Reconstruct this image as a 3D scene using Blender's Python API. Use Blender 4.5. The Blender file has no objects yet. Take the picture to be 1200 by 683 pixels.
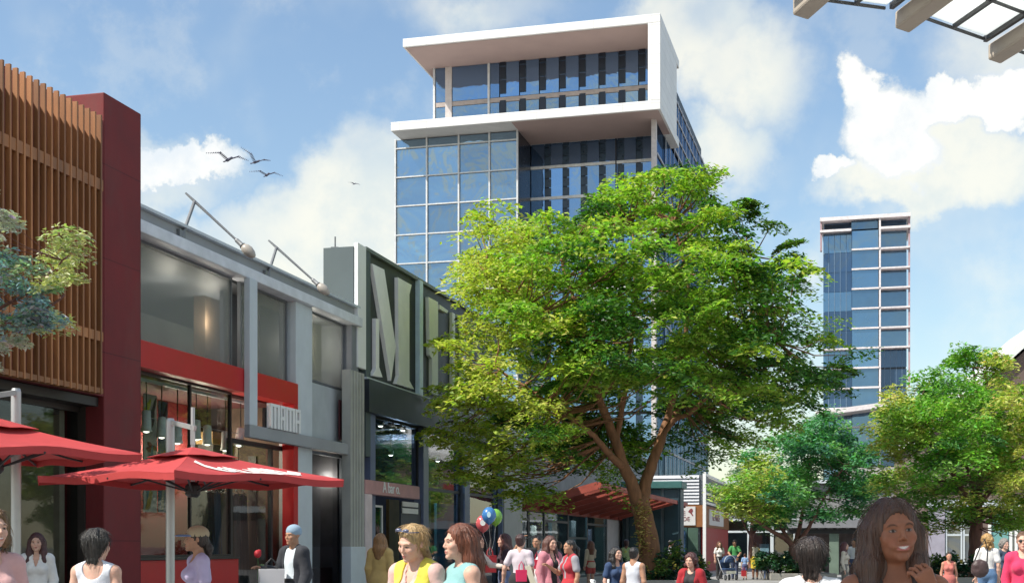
import bpy, math, random
import numpy as np
from mathutils import Vector, Matrix
random.seed(7); RNG = np.random.default_rng(7)
SC = bpy.context.scene; COL = SC.collection
R = math.radians
# ---- camera geometry (photo is 1200 px wide): turns a photo pixel and a distance into a place in the street
CX, HY, F, CH = 600.0, 640.0, 1595.0, 1.5
def P(px, py, Y): return Vector(((px-CX)/F*Y, Y, CH+(HY-py)/F*Y))
def GX(px, Y): return (px-CX)/F*Y
SC_, SS_ = 0.2546, 0.9670                 # street direction (x along the street, y to its left side)
RZ = math.atan2(SS_, SC_)
def W(x, y, z=0): return Vector((SC_*x-SS_*y, SS_*x+SC_*y, z))
def fs(px, py, yl):                       # pixel on a street-parallel wall at street-left yl -> (x along street, z)
    rx = (px-CX)/F; Y = yl/(SC_-SS_*rx); return ((SC_*rx+SS_)*Y, CH+(HY-py)/F*Y)
def ff(px, py, xl):                       # pixel on a wall across the street at xl -> (y, z)
    rx = (px-CX)/F; Y = xl/(SC_*rx+SS_); return ((SC_-SS_*rx)*Y, CH+(HY-py)/F*Y)
# ---- objects
def link(o, parent=None):
    COL.objects.link(o)
    if parent is not None: o.parent = parent
    return o
def tag(o, label=None, cat=None, group=None, kind=None):
    for k, v in (('label', label), ('category', cat), ('group', group), ('kind', kind)):
        if v: o[k] = v
    return o
def thing(name, label, cat, loc=(0,0,0), rz=0, group=None):
    o = link(bpy.data.objects.new(name, None)); o.location = loc; o.rotation_euler = (0,0,rz)
    o.empty_display_size = .3
    return tag(o, label, cat, group)
def sthing(name, label, cat, x, y, z=0, group=None):     # a thing standing in street coordinates
    o = thing(name, label, cat, W(x,y,z), RZ, group); o['_b'] = (x,y,z); return o
def copy_tree(o, parent=None):
    c = o.copy(); link(c, parent)
    if parent is not None: c.parent = parent
    for ch in list(o.children): copy_tree(ch, c)
    return c
class MB:
    def __init__(s): s.v=[]; s.f=[]
    def add(s, vs, fs_):
        b=len(s.v); s.v.extend([tuple(v) for v in vs]); s.f.extend([tuple(i+b for i in f) for f in fs_]); return s
    def box(s, x0,x1,y0,y1,z0,z1):
        x0,x1=sorted((x0,x1)); y0,y1=sorted((y0,y1)); z0,z1=sorted((z0,z1))
        return s.add([(x0,y0,z0),(x1,y0,z0),(x1,y1,z0),(x0,y1,z0),(x0,y0,z1),(x1,y0,z1),(x1,y1,z1),(x0,y1,z1)],
            [(3,2,1,0),(4,5,6,7),(0,1,5,4),(1,2,6,5),(2,3,7,6),(3,0,4,7)])
    def prism(s, poly, d):                       # poly: 3D points (one plane), d: extrusion vector
        n=len(poly); d=Vector(d); a=[Vector(p) for p in poly]
        return s.add(a+[p+d for p in a],[tuple(range(n))[::-1],tuple(range(n,2*n))]+[(i,(i+1)%n,(i+1)%n+n,i+n) for i in range(n)])
    def tube(s, pts, rad, n=8, caps=True):
        pts=[Vector(p) for p in pts]
        if not hasattr(rad,'__len__'): rad=[rad]*len(pts)
        b=len(s.v); u=None
        for i,p in enumerate(pts):
            t=(pts[min(i+1,len(pts)-1)]-pts[max(i-1,0)]).normalized()
            if u is None:
                u=t.orthogonal().normalized()
            else:
                u=(u-t*u.dot(t))
                u=u.normalized() if u.length>1e-6 else t.orthogonal().normalized()
            w=t.cross(u)
            for k in range(n):
                a=2*math.pi*k/n; s.v.append(tuple(p+(u*math.cos(a)+w*math.sin(a))*rad[i]))
        for i in range(len(pts)-1):
            for k in range(n):
                k2=(k+1)%n; s.f.append((b+i*n+k,b+i*n+k2,b+(i+1)*n+k2,b+(i+1)*n+k))
        if caps:
            s.f.append(tuple(b+k for k in range(n))[::-1]); s.f.append(tuple(b+(len(pts)-1)*n+k for k in range(n)))
        return s
    def bar(s, a, b, w, h=None):                 # square bar between two points
        a=Vector(a); b=Vector(b); h=h or w; t=(b-a).normalized()
        up=Vector((0,0,1)) if abs(t.z)<.95 else Vector((0,1,0))
        u=t.cross(up).normalized(); v=u.cross(t).normalized()
        q=[a+u*(i*w/2)+v*(j*h/2) for i,j in ((-1,-1),(1,-1),(1,1),(-1,1))]
        return s.prism(q, b-a)
    def lathe(s, prof, c=(0,0,0), n=16, M=None):
        b=len(s.v)
        for r,z in prof:
            for k in range(n):
                a=2*math.pi*k/n; p=Vector((r*math.cos(a),r*math.sin(a),z))
                if M is not None: p=M@p
                s.v.append((p.x+c[0],p.y+c[1],p.z+c[2]))
        for i in range(len(prof)-1):
            for k in range(n):
                k2=(k+1)%n; s.f.append((b+i*n+k,b+i*n+k2,b+(i+1)*n+k2,b+(i+1)*n+k))
        s.f.append(tuple(b+k for k in range(n))[::-1]); s.f.append(tuple(b+(len(prof)-1)*n+k for k in range(n)))
        return s
    def ball(s, c, r, n=12, m=8):
        r=r if hasattr(r,'__len__') else (r,r,r); b=len(s.v)
        s.v.append((c[0],c[1],c[2]-r[2]))
        for i in range(1,m):
            a=math.pi*i/m
            for k in range(n):
                t=2*math.pi*k/n; s.v.append((c[0]+r[0]*math.sin(a)*math.cos(t),c[1]+r[1]*math.sin(a)*math.sin(t),c[2]-r[2]*math.cos(a)))
        s.v.append((c[0],c[1],c[2]+r[2])); e=len(s.v)-1
        for k in range(n):
            k2=(k+1)%n; s.f.append((b,b+1+k2,b+1+k)); s.f.append((e,e-n+k,e-n+k2))
            for i in range(m-2):
                q=b+1+i*n; s.f.append((q+k,q+k2,q+n+k2,q+n+k))
        return s
    def build(s, name, mat, parent=None, smooth=False, bevel=0, off=None):
        me=bpy.data.meshes.new(name)
        if off is None and parent is not None and '_b' in parent: off=tuple(parent['_b'])
        v=s.v if off is None else [(a-off[0],b-off[1],c-off[2]) for a,b,c in s.v]
        me.from_pydata(v,[],s.f); me.materials.append(mat); me.update()
        o=link(bpy.data.objects.new(name, me), parent)
        if parent is not None and '_c' in parent:              # a sub-part keeps its part's frame
            pass
        if smooth:
            me.polygons.foreach_set('use_smooth',[True]*len(me.polygons))
        if bevel:
            m=o.modifiers.new('b','BEVEL'); m.width=bevel; m.segments=2; m.limit_method='ANGLE'; m.angle_limit=R(40)
        if off is not None: o['_b']=off
        return o
def npmesh(name, V, Fq, mat, parent=None, smooth=True, col=None, vcol=None, nside=4):
    me=bpy.data.meshes.new(name); nf=len(Fq)
    me.vertices.add(len(V)); me.vertices.foreach_set('co', np.asarray(V,np.float32).ravel())
    me.loops.add(nf*nside); me.loops.foreach_set('vertex_index', np.asarray(Fq,np.int32).ravel())
    me.polygons.add(nf); me.polygons.foreach_set('loop_start', np.arange(0,nf*nside,nside,dtype=np.int32))
    me.polygons.foreach_set('loop_total', np.full(nf,nside,np.int32))
    me.polygons.foreach_set('use_smooth', np.full(nf,smooth,bool))
    if col is not None:
        a=me.color_attributes.new('Col','FLOAT_COLOR','CORNER')
        c=np.ones((nf,nside,4),np.float32); c[:,:,:3]=np.asarray(col)[:,None,:]; a.data.foreach_set('color', c.ravel())
    if vcol is not None:
        a=me.color_attributes.new('Col','FLOAT_COLOR','POINT')
        c=np.ones((len(V),4),np.float32); c[:,:3]=vcol; a.data.foreach_set('color', c.ravel())
    me.materials.append(mat); me.update(calc_edges=True); me.validate()
    return link(bpy.data.objects.new(name, me), parent)
# ---- materials
def s2l(r,g,b):
    f=lambda c:(c/255/12.92 if c/255<=.04045 else ((c/255+.055)/1.055)**2.4); return (f(r),f(g),f(b))
class NT:
    def __init__(s, tree): s.t=tree
    def n(s, typ, **kw):
        x=s.t.nodes.new(typ)
        for k,v in kw.items():
            if k.startswith('i_'): x.inputs[k[2:].replace('_',' ')].default_value=v
            else: setattr(x,k,v)
        return x
    def l(s,a,b): s.t.links.new(a,b)
    def math(s, op, a, b=None, c=None, clamp=False):
        x=s.t.nodes.new('ShaderNodeMath'); x.operation=op; x.use_clamp=clamp
        for i,q in enumerate((a,b,c)):
            if q is None: continue
            if isinstance(q,(int,float)): x.inputs[i].default_value=q
            else: s.l(q,x.inputs[i])
        return x.outputs[0]
    def vm(s, op, a, b=None):
        x=s.t.nodes.new('ShaderNodeVectorMath'); x.operation=op
        for i,q in enumerate((a,b)):
            if q is None: continue
            if isinstance(q,(tuple,list)): x.inputs[i].default_value=q
            else: s.l(q,x.inputs[i])
        return x.outputs['Value'] if op in ('LENGTH','DOT_PRODUCT') else x.outputs[0]
MATS={}
def newmat(name):
    m=bpy.data.materials.new(name); m.use_nodes=True; m.node_tree.nodes.clear(); return m, NT(m.node_tree)
def pm(name, col, rough=.7, metal=0., var=.15, scale=2., bump=0., bscale=30., spec=.5, emit=0., stretch=(1,1,1), attr=False, trans=0., sheen=0., dirt=0., coat=0., orand=0., joints=None, sss=0.):
    if name in MATS: return MATS[name]
    m,t=newmat(name); out=t.n('ShaderNodeOutputMaterial'); b=t.n('ShaderNodeBsdfPrincipled')
    b.inputs['Roughness'].default_value=rough; b.inputs['Metallic'].default_value=metal; b.inputs['Specular IOR Level'].default_value=spec
    b.inputs['Coat Weight'].default_value=coat
    if sheen: b.inputs['Sheen Weight'].default_value=sheen
    tc=t.n('ShaderNodeTexCoord'); mp=t.n('ShaderNodeMapping'); mp.inputs['Scale'].default_value=stretch; t.l(tc.outputs['Object'],mp.inputs[0])
    nz=t.n('ShaderNodeTexNoise',i_Scale=scale,i_Detail=6.,i_Roughness=.6); t.l(mp.outputs[0],nz.inputs['Vector'])
    f=t.n('ShaderNodeMapRange'); f.inputs[1].default_value=.3; f.inputs[2].default_value=.7; f.inputs[3].default_value=1-var; f.inputs[4].default_value=1+var; t.l(nz.outputs[0],f.inputs[0])
    base=t.n('ShaderNodeVectorMath'); base.operation='SCALE'
    if attr:
        at=t.n('ShaderNodeVertexColor'); at.layer_name='Col'; t.l(at.outputs[0],base.inputs[0])
    else: base.inputs[0].default_value=col[:3]
    t.l(f.outputs[0],base.inputs['Scale']); c=base.outputs[0]
    if orand:
        oi=t.n('ShaderNodeObjectInfo'); ro=t.math('MULTIPLY_ADD',oi.outputs['Random'],2*orand,1-orand); s2=t.n('ShaderNodeVectorMath'); s2.operation='SCALE'; t.l(c,s2.inputs[0]); t.l(ro,s2.inputs['Scale']); c=s2.outputs[0]
    if joints:
        sp=t.n('ShaderNodeSeparateXYZ'); t.l(tc.outputs['Object'],sp.inputs[0]); cb=t.n('ShaderNodeCombineXYZ'); t.l(t.math('ADD',sp.outputs[0],sp.outputs[1]),cb.inputs[0]); t.l(sp.outputs[2],cb.inputs[1])
        bk=t.n('ShaderNodeTexBrick',offset=0.,i_Scale=1.,i_Mortar_Size=joints[2]); bk.inputs['Brick Width'].default_value=joints[0]; bk.inputs['Row Height'].default_value=joints[1]; bk.inputs['Color1'].default_value=(1,1,1,1); bk.inputs['Color2'].default_value=(.93,.93,.93,1); bk.inputs['Mortar'].default_value=(joints[3],)*3+(1,); t.l(cb.outputs[0],bk.inputs[0])
        mj=t.n('ShaderNodeVectorMath'); mj.operation='MULTIPLY'; t.l(c,mj.inputs[0]); t.l(bk.outputs[0],mj.inputs[1]); c=mj.outputs[0]
    if sss:
        b.inputs['Subsurface Weight'].default_value=sss; b.inputs['Subsurface Radius'].default_value=(1,.35,.2); b.inputs['Subsurface Scale'].default_value=.012
    if dirt:
        n2=t.n('ShaderNodeTexNoise',i_Scale=.45,i_Detail=8.,i_Roughness=.7); mp2=t.n('ShaderNodeMapping'); mp2.inputs['Scale'].default_value=(1.5,1.5,.5); t.l(tc.outputs['Object'],mp2.inputs[0]); t.l(mp2.outputs[0],n2.inputs[0])
        r2=t.n('ShaderNodeMapRange'); r2.inputs[1].default_value=.5; r2.inputs[2].default_value=.75; r2.inputs[4].default_value=dirt; t.l(n2.outputs[0],r2.inputs[0])
        mx=t.n('ShaderNodeMix',data_type='RGBA'); mx.inputs['B'].default_value=(.09,.075,.06,1); t.l(r2.outputs[0],mx.inputs['Factor']); t.l(c,mx.inputs['A']); c=mx.outputs['Result']
    t.l(c,b.inputs['Base Color'])
    if rough>.08:
        rr=t.n('ShaderNodeMapRange'); rr.inputs[3].default_value=max(.05,rough-.1); rr.inputs[4].default_value=min(1,rough+.1); t.l(nz.outputs[0],rr.inputs[0]); t.l(rr.outputs[0],b.inputs['Roughness'])
    if bump:
        nb=t.n('ShaderNodeTexNoise',i_Scale=bscale,i_Detail=5.); t.l(mp.outputs[0],nb.inputs['Vector'])
        bp=t.n('ShaderNodeBump',i_Strength=bump,i_Distance=.02); t.l(nb.outputs[0],bp.inputs['Height']); t.l(bp.outputs[0],b.inputs['Normal'])
    if emit:
        b.inputs['Emission Color'].default_value=(*col[:3],1); b.inputs['Emission Strength'].default_value=emit
    sh=b.outputs[0]
    if trans:
        tl=t.n('ShaderNodeBsdfTranslucent'); t.l(c,tl.inputs[0]); mx=t.n('ShaderNodeMixShader',i_Fac=trans); t.l(sh,mx.inputs[1]); t.l(tl.outputs[0],mx.inputs[2]); sh=mx.outputs[0]
    t.l(sh,out.inputs[0]); MATS[name]=m; return m
def glassmat(name, tint=(.8,.85,.85), refl=.08, rough=.02, wave=.0, rcol=(1,1,1), film=None):   # thin shop-window glass
    if name in MATS: return MATS[name]
    m,t=newmat(name); out=t.n('ShaderNodeOutputMaterial')
    tr=t.n('ShaderNodeBsdfTransparent'); tr.inputs[0].default_value=(*tint,1)
    g=t.n('ShaderNodeBsdfGlossy'); g.inputs['Roughness'].default_value=rough; g.inputs[0].default_value=(*rcol,1)
    lw=t.n('ShaderNodeLayerWeight',i_Blend=.5); gb=t.n('ShaderNodeNewGeometry'); a=t.math('MULTIPLY',t.math('ADD',t.math('MULTIPLY',t.math('POWER',lw.outputs['Facing'],5.),.75),refl+.02,clamp=True),t.math('SUBTRACT',1.,gb.outputs['Backfacing']))
    if wave:
        tc=t.n('ShaderNodeTexCoord'); nb=t.n('ShaderNodeTexNoise',i_Scale=.6,i_Detail=2.); t.l(tc.outputs['Object'],nb.inputs[0])
        bp=t.n('ShaderNodeBump',i_Strength=wave,i_Distance=.1); t.l(nb.outputs[0],bp.inputs['Height']); t.l(bp.outputs[0],g.inputs['Normal'])
    mx=t.n('ShaderNodeMixShader'); t.l(a,mx.inputs[0]); t.l(tr.outputs[0],mx.inputs[1]); t.l(g.outputs[0],mx.inputs[2]); sh=mx.outputs[0]
    if film:
        df=t.n('ShaderNodeBsdfDiffuse'); df.inputs[0].default_value=(*film[1],1); m2=t.n('ShaderNodeMixShader',i_Fac=film[0]); t.l(sh,m2.inputs[1]); t.l(df.outputs[0],m2.inputs[2]); sh=m2.outputs[0]
    t.l(sh,out.inputs[0]); MATS[name]=m; return m
def towerglass(name, col, dark=(.01,.03,.07), refl=.55, scale=.12, wave=.06):           # coated curtain-wall glass, pane to pane uneven
    if name in MATS: return MATS[name]
    m,t=newmat(name); out=t.n('ShaderNodeOutputMaterial')
    tc=t.n('ShaderNodeTexCoord'); oi=t.n('ShaderNodeObjectInfo'); geo=t.n('ShaderNodeNewGeometry')
    nb=t.n('ShaderNodeTexNoise',i_Scale=scale*2.,i_Detail=3.,i_Distortion=.6); t.l(tc.outputs['Object'],nb.inputs[0])
    bp=t.n('ShaderNodeBump',i_Strength=wave,i_Distance=1.); t.l(nb.outputs[0],bp.inputs['Height'])
    g=t.n('ShaderNodeBsdfGlossy'); g.inputs['Roughness'].default_value=.04; g.inputs[0].default_value=(*col,1); t.l(bp.outputs[0],g.inputs['Normal'])
    d=t.n('ShaderNodeBsdfPrincipled'); d.inputs['Roughness'].default_value=.35
    nz=t.n('ShaderNodeTexNoise',i_Scale=scale*6,i_Detail=4.); t.l(tc.outputs['Object'],nz.inputs[0])
    rn=t.math('ADD',t.math('MULTIPLY',t.math('ADD',oi.outputs['Random'],geo.outputs['Random Per Island']),.8),t.math('MULTIPLY',nz.outputs[0],.9))
    sc=t.n('ShaderNodeVectorMath'); sc.operation='SCALE'; sc.inputs[0].default_value=dark; t.l(rn,sc.inputs['Scale']); t.l(sc.outputs[0],d.inputs['Base Color'])
    fr=t.n('ShaderNodeFresnel',i_IOR=1.6)
    fac=t.math('ADD',t.math('ADD',fr.outputs[0],refl-.1),t.math('MULTIPLY',oi.outputs['Random'],.28),clamp=True)
    mx=t.n('ShaderNodeMixShader'); t.l(fac,mx.inputs[0]); t.l(d.outputs[0],mx.inputs[1]); t.l(g.outputs[0],mx.inputs[2]); t.l(mx.outputs[0],out.inputs[0]); MATS[name]=m; return m
def leafmat(name, trans=.35, rough=.5):
    if name in MATS: return MATS[name]
    m,t=newmat(name); out=t.n('ShaderNodeOutputMaterial'); at=t.n('ShaderNodeVertexColor'); at.layer_name='Col'
    b=t.n('ShaderNodeBsdfPrincipled',i_Roughness=rough); b.inputs['Specular IOR Level'].default_value=.35; t.l(at.outputs[0],b.inputs['Base Color'])
    tl=t.n('ShaderNodeBsdfTranslucent'); sc=t.n('ShaderNodeVectorMath'); sc.operation='MULTIPLY'; sc.inputs[1].default_value=(1.05,1.4,.45); t.l(at.outputs[0],sc.inputs[0]); t.l(sc.outputs[0],tl.inputs[0])
    mx=t.n('ShaderNodeMixShader',i_Fac=trans); t.l(b.outputs[0],mx.inputs[1]); t.l(tl.outputs[0],mx.inputs[2]); t.l(mx.outputs[0],out.inputs[0]); MATS[name]=m; return m
# ---- value noise on numpy points
def vnoise(p, seed=0):
    p=np.asarray(p,np.float64); i=np.floor(p).astype(np.int64); f=p-i; f=f*f*(3-2*f); r=0
    for dx in (0,1):
        for dy in (0,1):
            for dz in (0,1):
                h=(i[:,0]+dx)*374761393+(i[:,1]+dy)*668265263+(i[:,2]+dz)*2147483647+seed*974634721
                h=(h^(h>>13))*1274126177; h=(h^(h>>16))&0xffff
                w=(f[:,0] if dx else 1-f[:,0])*(f[:,1] if dy else 1-f[:,1])*(f[:,2] if dz else 1-f[:,2]); r=r+w*(h/65535.)
    return r*2-1
# ---- writing
FONT5={'M':['10001','11011','10101','10001','10001','10001','10001']}
def text_obj(name, body, size, mat, parent, M, extrude=.01, sx=1., font_bold=False):
    cu=bpy.data.curves.new(name,'FONT'); cu.body=body; cu.size=size; cu.extrude=extrude; cu.align_x='CENTER'; cu.align_y='CENTER'
    o=bpy.data.objects.new(name,cu); COL.objects.link(o); bpy.context.view_layer.update()
    me=bpy.data.meshes.new_from_object(o.evaluated_get(bpy.context.evaluated_depsgraph_get())); COL.objects.unlink(o); bpy.data.objects.remove(o)
    me.transform(M@Matrix.Diagonal((sx,1,1,1)))
    me.materials.clear(); me.materials.append(mat); q=bpy.data.objects.new(name,me); link(q,parent)
    if parent is not None and '_b' in parent:
        me.transform(Matrix.Translation(-Vector(parent['_b']))); q['_b']=tuple(parent['_b'])
    return q
WALLM=Matrix(((1,0,0,0),(0,0,-1,0),(0,1,0,0),(0,0,0,1)))    # lettering plane -> wall facing street-right (local -y)
# ---- camera, sun, sky
cd=bpy.data.cameras.new('camera'); cam=link(bpy.data.objects.new('camera',cd)); cam.location=(0,0,CH); cam.rotation_euler=(R(90),0,0)
cd.sensor_width=36; cd.lens=36*F/1200; cd.shift_y=(HY-341.5)/1200; cd.clip_start=.1; cd.clip_end=5000; SC.camera=cam
SUN_EL=50; SUND=Vector((-.88,-.42,0)).normalized()*math.cos(R(SUN_EL))+Vector((0,0,math.sin(R(SUN_EL))))
ld=bpy.data.lights.new('sun','SUN'); ld.energy=4.4; ld.angle=R(.5); ld.color=(1,.95,.86); sun=link(bpy.data.objects.new('sun',ld)); sun.location=(-40,-20,60)
sun.rotation_euler=SUND.to_track_quat('Z','Y').to_euler()
wd=bpy.data.worlds.new('World'); SC.world=wd; wd.use_nodes=True; wd.node_tree.nodes.clear(); t=NT(wd.node_tree)
out=t.n('ShaderNodeOutputWorld'); sky=t.n('ShaderNodeTexSky'); sky.sky_type='NISHITA'; sky.sun_disc=False
sky.sun_elevation=R(SUN_EL); sky.sun_rotation=math.atan2(SUND.x,SUND.y); sky.air_density=1.3; sky.dust_density=.6; sky.ozone_density=1.5
bg=t.n('ShaderNodeBackground',i_Strength=.110)
hs=t.n('ShaderNodeMix',data_type='RGBA',blend_type='MULTIPLY'); hs.inputs['Factor'].default_value=1; hs.inputs['B'].default_value=(.98,1.01,1.03,1); t.l(sky.outputs[0],hs.inputs['A'])
t.l(hs.outputs['Result'],bg.inputs[0])
tc=t.n('ShaderNodeTexCoord'); sx=t.n('ShaderNodeSeparateXYZ'); t.l(tc.outputs['Generated'],sx.inputs[0])
ysafe=t.math('MAXIMUM',sx.outputs[1],.02); u=t.math('DIVIDE',sx.outputs[0],ysafe); v=t.math('DIVIDE',sx.outputs[2],ysafe)
uv=t.n('ShaderNodeCombineXYZ'); t.l(u,uv.inputs[0]); t.l(v,uv.inputs[1])
n1=t.n('ShaderNodeTexNoise',i_Scale=16.,i_Detail=9.,i_Roughness=.62); t.l(tc.outputs['Generated'],n1.inputs[0])
n2=t.n('ShaderNodeTexNoise',i_Scale=9.,i_Detail=4.); t.l(tc.outputs['Generated'],n2.inputs[0])
wv=t.vm('SUBTRACT',n1.outputs['Color'],(.5,.5,.5)); wsc=t.n('ShaderNodeVectorMath'); wsc.operation='SCALE'; wsc.inputs['Scale'].default_value=.085; t.l(wv,wsc.inputs[0])
uvw=t.vm('ADD',uv.outputs[0],wsc.outputs[0])
front=t.math('GREATER_THAN',sx.outputs[1],.05)
def blob(px,py,rx,ry,amp=1.):
    d=t.vm('SUBTRACT',uvw,((px-CX)/F,(HY-py)/F,0)); d=t.vm('MULTIPLY',d,(F/rx,F/ry,0)); L=t.vm('LENGTH',d)
    return t.math('MULTIPLY',t.math('SUBTRACT',1.,L,clamp=True),amp)
def blobs(lst):
    a=None
    for b in lst:
        q=blob(*b); a=q if a is None else t.math('MAXIMUM',a,q)
    return t.math('MULTIPLY',a,front)
def ramp(x,a,b,lo=0.,hi=1.):
    m=t.n('ShaderNodeMapRange',interpolation_type='SMOOTHSTEP'); m.inputs[1].default_value=a; m.inputs[2].default_value=b; m.inputs[3].default_value=lo; m.inputs[4].default_value=hi; t.l(x,m.inputs[0]); return m.outputs[0]
hard=blobs([(1045,150,78,72),(1018,112,42,50),(1062,190,60,38),(1110,128,60,40),(1102,104,34,30),(1165,122,80,38),(1200,100,60,44),(975,196,40,16),(215,198,78,30),(180,205,70,34)])
soft=blobs([(1150,190,150,70),(1060,215,150,50),(430,225,110,110,1.3),(350,290,150,90,1.4),(290,320,190,80,1.4),(450,290,100,120,1.3),(395,255,120,60,1.2),(870,90,120,100,.75),(840,180,90,80,.75),(800,40,110,80),(170,215,140,60),(560,10,160,60,.5),(1180,60,140,100,.6),(960,300,60,60,.4),(80,330,200,120,.4)])
mh=ramp(hard,.10,.42); ms=t.math('MULTIPLY',ramp(soft,.05,.55),ramp(n2.outputs[0],.28,.6,.45,1.))
gen=t.math('ADD',ramp(n2.outputs[0],.45,.75,0.,.34),ramp(n1.outputs[0],.48,.68,0.,.16))                                  # loose high cloud all over the sky
back=t.math('MULTIPLY',ramp(n1.outputs[0],.49,.58),t.math('SUBTRACT',1.,front))
cov=t.math('MAXIMUM',t.math('MAXIMUM',mh,t.math('MULTIPLY',ms,.82)),t.math('MAXIMUM',gen,t.math('MULTIPLY',back,.85)))
cb=t.n('ShaderNodeBackground',i_Strength=.70)
cm=t.n('ShaderNodeMix',data_type='RGBA'); cm.inputs['A'].default_value=(1.06,1.03,.88,1); cm.inputs['B'].default_value=(1.02,1.02,.99,1); t.l(mh,cm.inputs['Factor'])
sh=t.n('ShaderNodeMix',data_type='RGBA',blend_type='MULTIPLY'); sh.inputs['Factor'].default_value=1; t.l(cm.outputs['Result'],sh.inputs['A'])
g=ramp(n1.outputs[0],.35,.6,.80,1.); cg=t.n('ShaderNodeCombineXYZ'); t.l(g,cg.inputs[0]); t.l(ramp(n1.outputs[0],.35,.6,.87,1.),cg.inputs[1]); t.l(ramp(n1.outputs[0],.35,.6,.96,1.),cg.inputs[2]); t.l(cg.outputs[0],sh.inputs['B'])
t.l(sh.outputs['Result'],cb.inputs[0])
mx=t.n('ShaderNodeMixShader'); t.l(cov,mx.inputs[0]); t.l(bg.outputs[0],mx.inputs[1]); t.l(cb.outputs[0],mx.inputs[2]); t.l(mx.outputs[0],out.inputs[0])
vs=SC.view_settings; vs.view_transform='Standard'; vs.look='None'; vs.exposure=0; vs.gamma=1; vs.use_curve_mapping=False
cy=SC.cycles; cy.max_bounces=8; cy.transparent_max_bounces=16; cy.diffuse_bounces=3; cy.glossy_bounces=3; cy.caustics_reflective=False; cy.caustics_refractive=False
try: cy.use_denoising=True; cy.denoiser='OPENIMAGEDENOISE'
except Exception: pass
cy.use_adaptive_sampling=True; cy.adaptive_threshold=.02
# ---- ground
def sheet(name, pts, z, mat, kind='structure'):
    mb=MB(); mb.add([(x,y,z) for x,y in pts],[tuple(range(len(pts)))]); o=mb.build(name,mat); o['kind']=kind; return o
def pavemat():
    m,t=newmat('paving'); out=t.n('ShaderNodeOutputMaterial'); b=t.n('ShaderNodeBsdfPrincipled',i_Roughness=.75)
    tc=t.n('ShaderNodeTexCoord'); mp=t.n('ShaderNodeMapping'); mp.inputs['Rotation'].default_value=(0,0,-RZ); t.l(tc.outputs['Object'],mp.inputs[0])
    br=t.n('ShaderNodeTexBrick',i_Scale=1.,i_Mortar_Size=.008); br.inputs['Color1'].default_value=(.30,.29,.28,1); br.inputs['Color2'].default_value=(.25,.245,.24,1); br.inputs['Mortar'].default_value=(.12,.12,.12,1); br.inputs['Brick Width'].default_value=1.2; br.inputs['Row Height'].default_value=.6; t.l(mp.outputs[0],br.inputs[0])
    nz=t.n('ShaderNodeTexNoise',i_Scale=.5,i_Detail=8.); t.l(tc.outputs['Object'],nz.inputs[0]); mx=t.n('ShaderNodeMix',data_type='RGBA',blend_type='OVERLAY'); mx.inputs['Factor'].default_value=.6; t.l(br.outputs[0],mx.inputs['A']); t.l(nz.outputs[0],mx.inputs['B']); t.l(mx.outputs['Result'],b.inputs['Base Color'])
    t.l(b.outputs[0],out.inputs[0]); return m
sheet('ground',[(-1500,-300),(1500,-300),(1500,3000),(-1500,3000)],-.02,pm('ground_soil',(.22,.215,.2),.9,scale=.3,var=.2))
q=[W(-40,13.3),W(-40,-30),W(190,-30),W(190,13.3)]
sheet('plaza_paving',[(p.x,p.y) for p in q],0,pavemat())
# ---- shared colours
maroon=pm('maroon_render',(.175,.017,.018),.75,var=.2,scale=1.2,bump=.12,bscale=40,dirt=.35,joints=(2.4,1.6,.010,.55))
wood=pm('slat_wood',(.34,.14,.05),.6,var=.35,scale=3,stretch=(1,1,.15),orand=.25,dirt=.25)
darkbr=pm('dark_bronze',(.03,.022,.018),.5)
grey=pm('grey_panel',(.30,.31,.32),.6,var=.08,scale=.8,dirt=.18); dgrey=pm('dark_grey_panel',(.12,.13,.145),.55,var=.1)
lgrey=pm('pale_grey_panel',(.55,.60,.63),.55,var=.06,dirt=.12); white=pm('white_paint',(.80,.80,.78),.5,var=.04,dirt=.1)
redp=pm('red_panel',(.48,.012,.014),.45,var=.08); redd=pm('dark_red_wall',(.16,.010,.012),.7)
black=pm('black_metal',(.02,.02,.022),.5); steel=pm('steel',(.42,.43,.44),.35,metal=.9,var=.1); galv=pm('galvanised',(.22,.225,.23),.5,metal=.3)
intw=pm('interior_wall',(.24,.20,.15),.85,var=.25,scale=1); intd=pm('interior_dark',(.06,.055,.055),.8,var=.3); intf=pm('interior_floor',(.16,.13,.10),.5)
shopg=glassmat('shop_glass',(.78,.82,.80),.03,.02,wave=.02); shopg2=glassmat('upper_glass',(.85,.85,.84),.0,.25,film=(.42,(.30,.31,.29))); shopg3=glassmat('blue_shop_glass',(.55,.66,.74),.06,.03,wave=.05)
lampw=pm('lamp_glow',(1,.86,.62),.4,emit=9); lampy=pm('downlight_glow',(1,.83,.45),.4,emit=5)
YW=13.34
def col(px, yl=YW): return fs(px,600,yl)[0]
def zz(px,py,yl=YW): return fs(px,py,yl)[1]
def window(parent, name, x0,x1,y,z0,z1, fm, gm, fr=.07, mull=(), rails=(), dep=.08, pane=.012):
    f=MB(); f.box(x0,x0+fr,y-dep/2,y+dep/2,z0,z1); f.box(x1-fr,x1,y-dep/2,y+dep/2,z0,z1); f.box(x0+fr,x1-fr,y-dep/2,y+dep/2,z0,z0+fr); f.box(x0+fr,x1-fr,y-dep/2,y+dep/2,z1-fr,z1)
    for x in mull: f.box(x-fr/2,x+fr/2,y-dep/2+.005,y+dep/2-.005,z0+fr,z1-fr)
    for z in rails: f.box(x0+fr,x1-fr,y-dep/2+.01,y+dep/2-.01,z-fr/2,z+fr/2)
    w=f.build(name,fm,parent); g=MB(); g.box(x0+fr*.5,x1-fr*.5,y-pane/2,y+pane/2,z0+fr*.5,z1-fr*.5); g.build('pane',gm,w); return w
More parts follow.
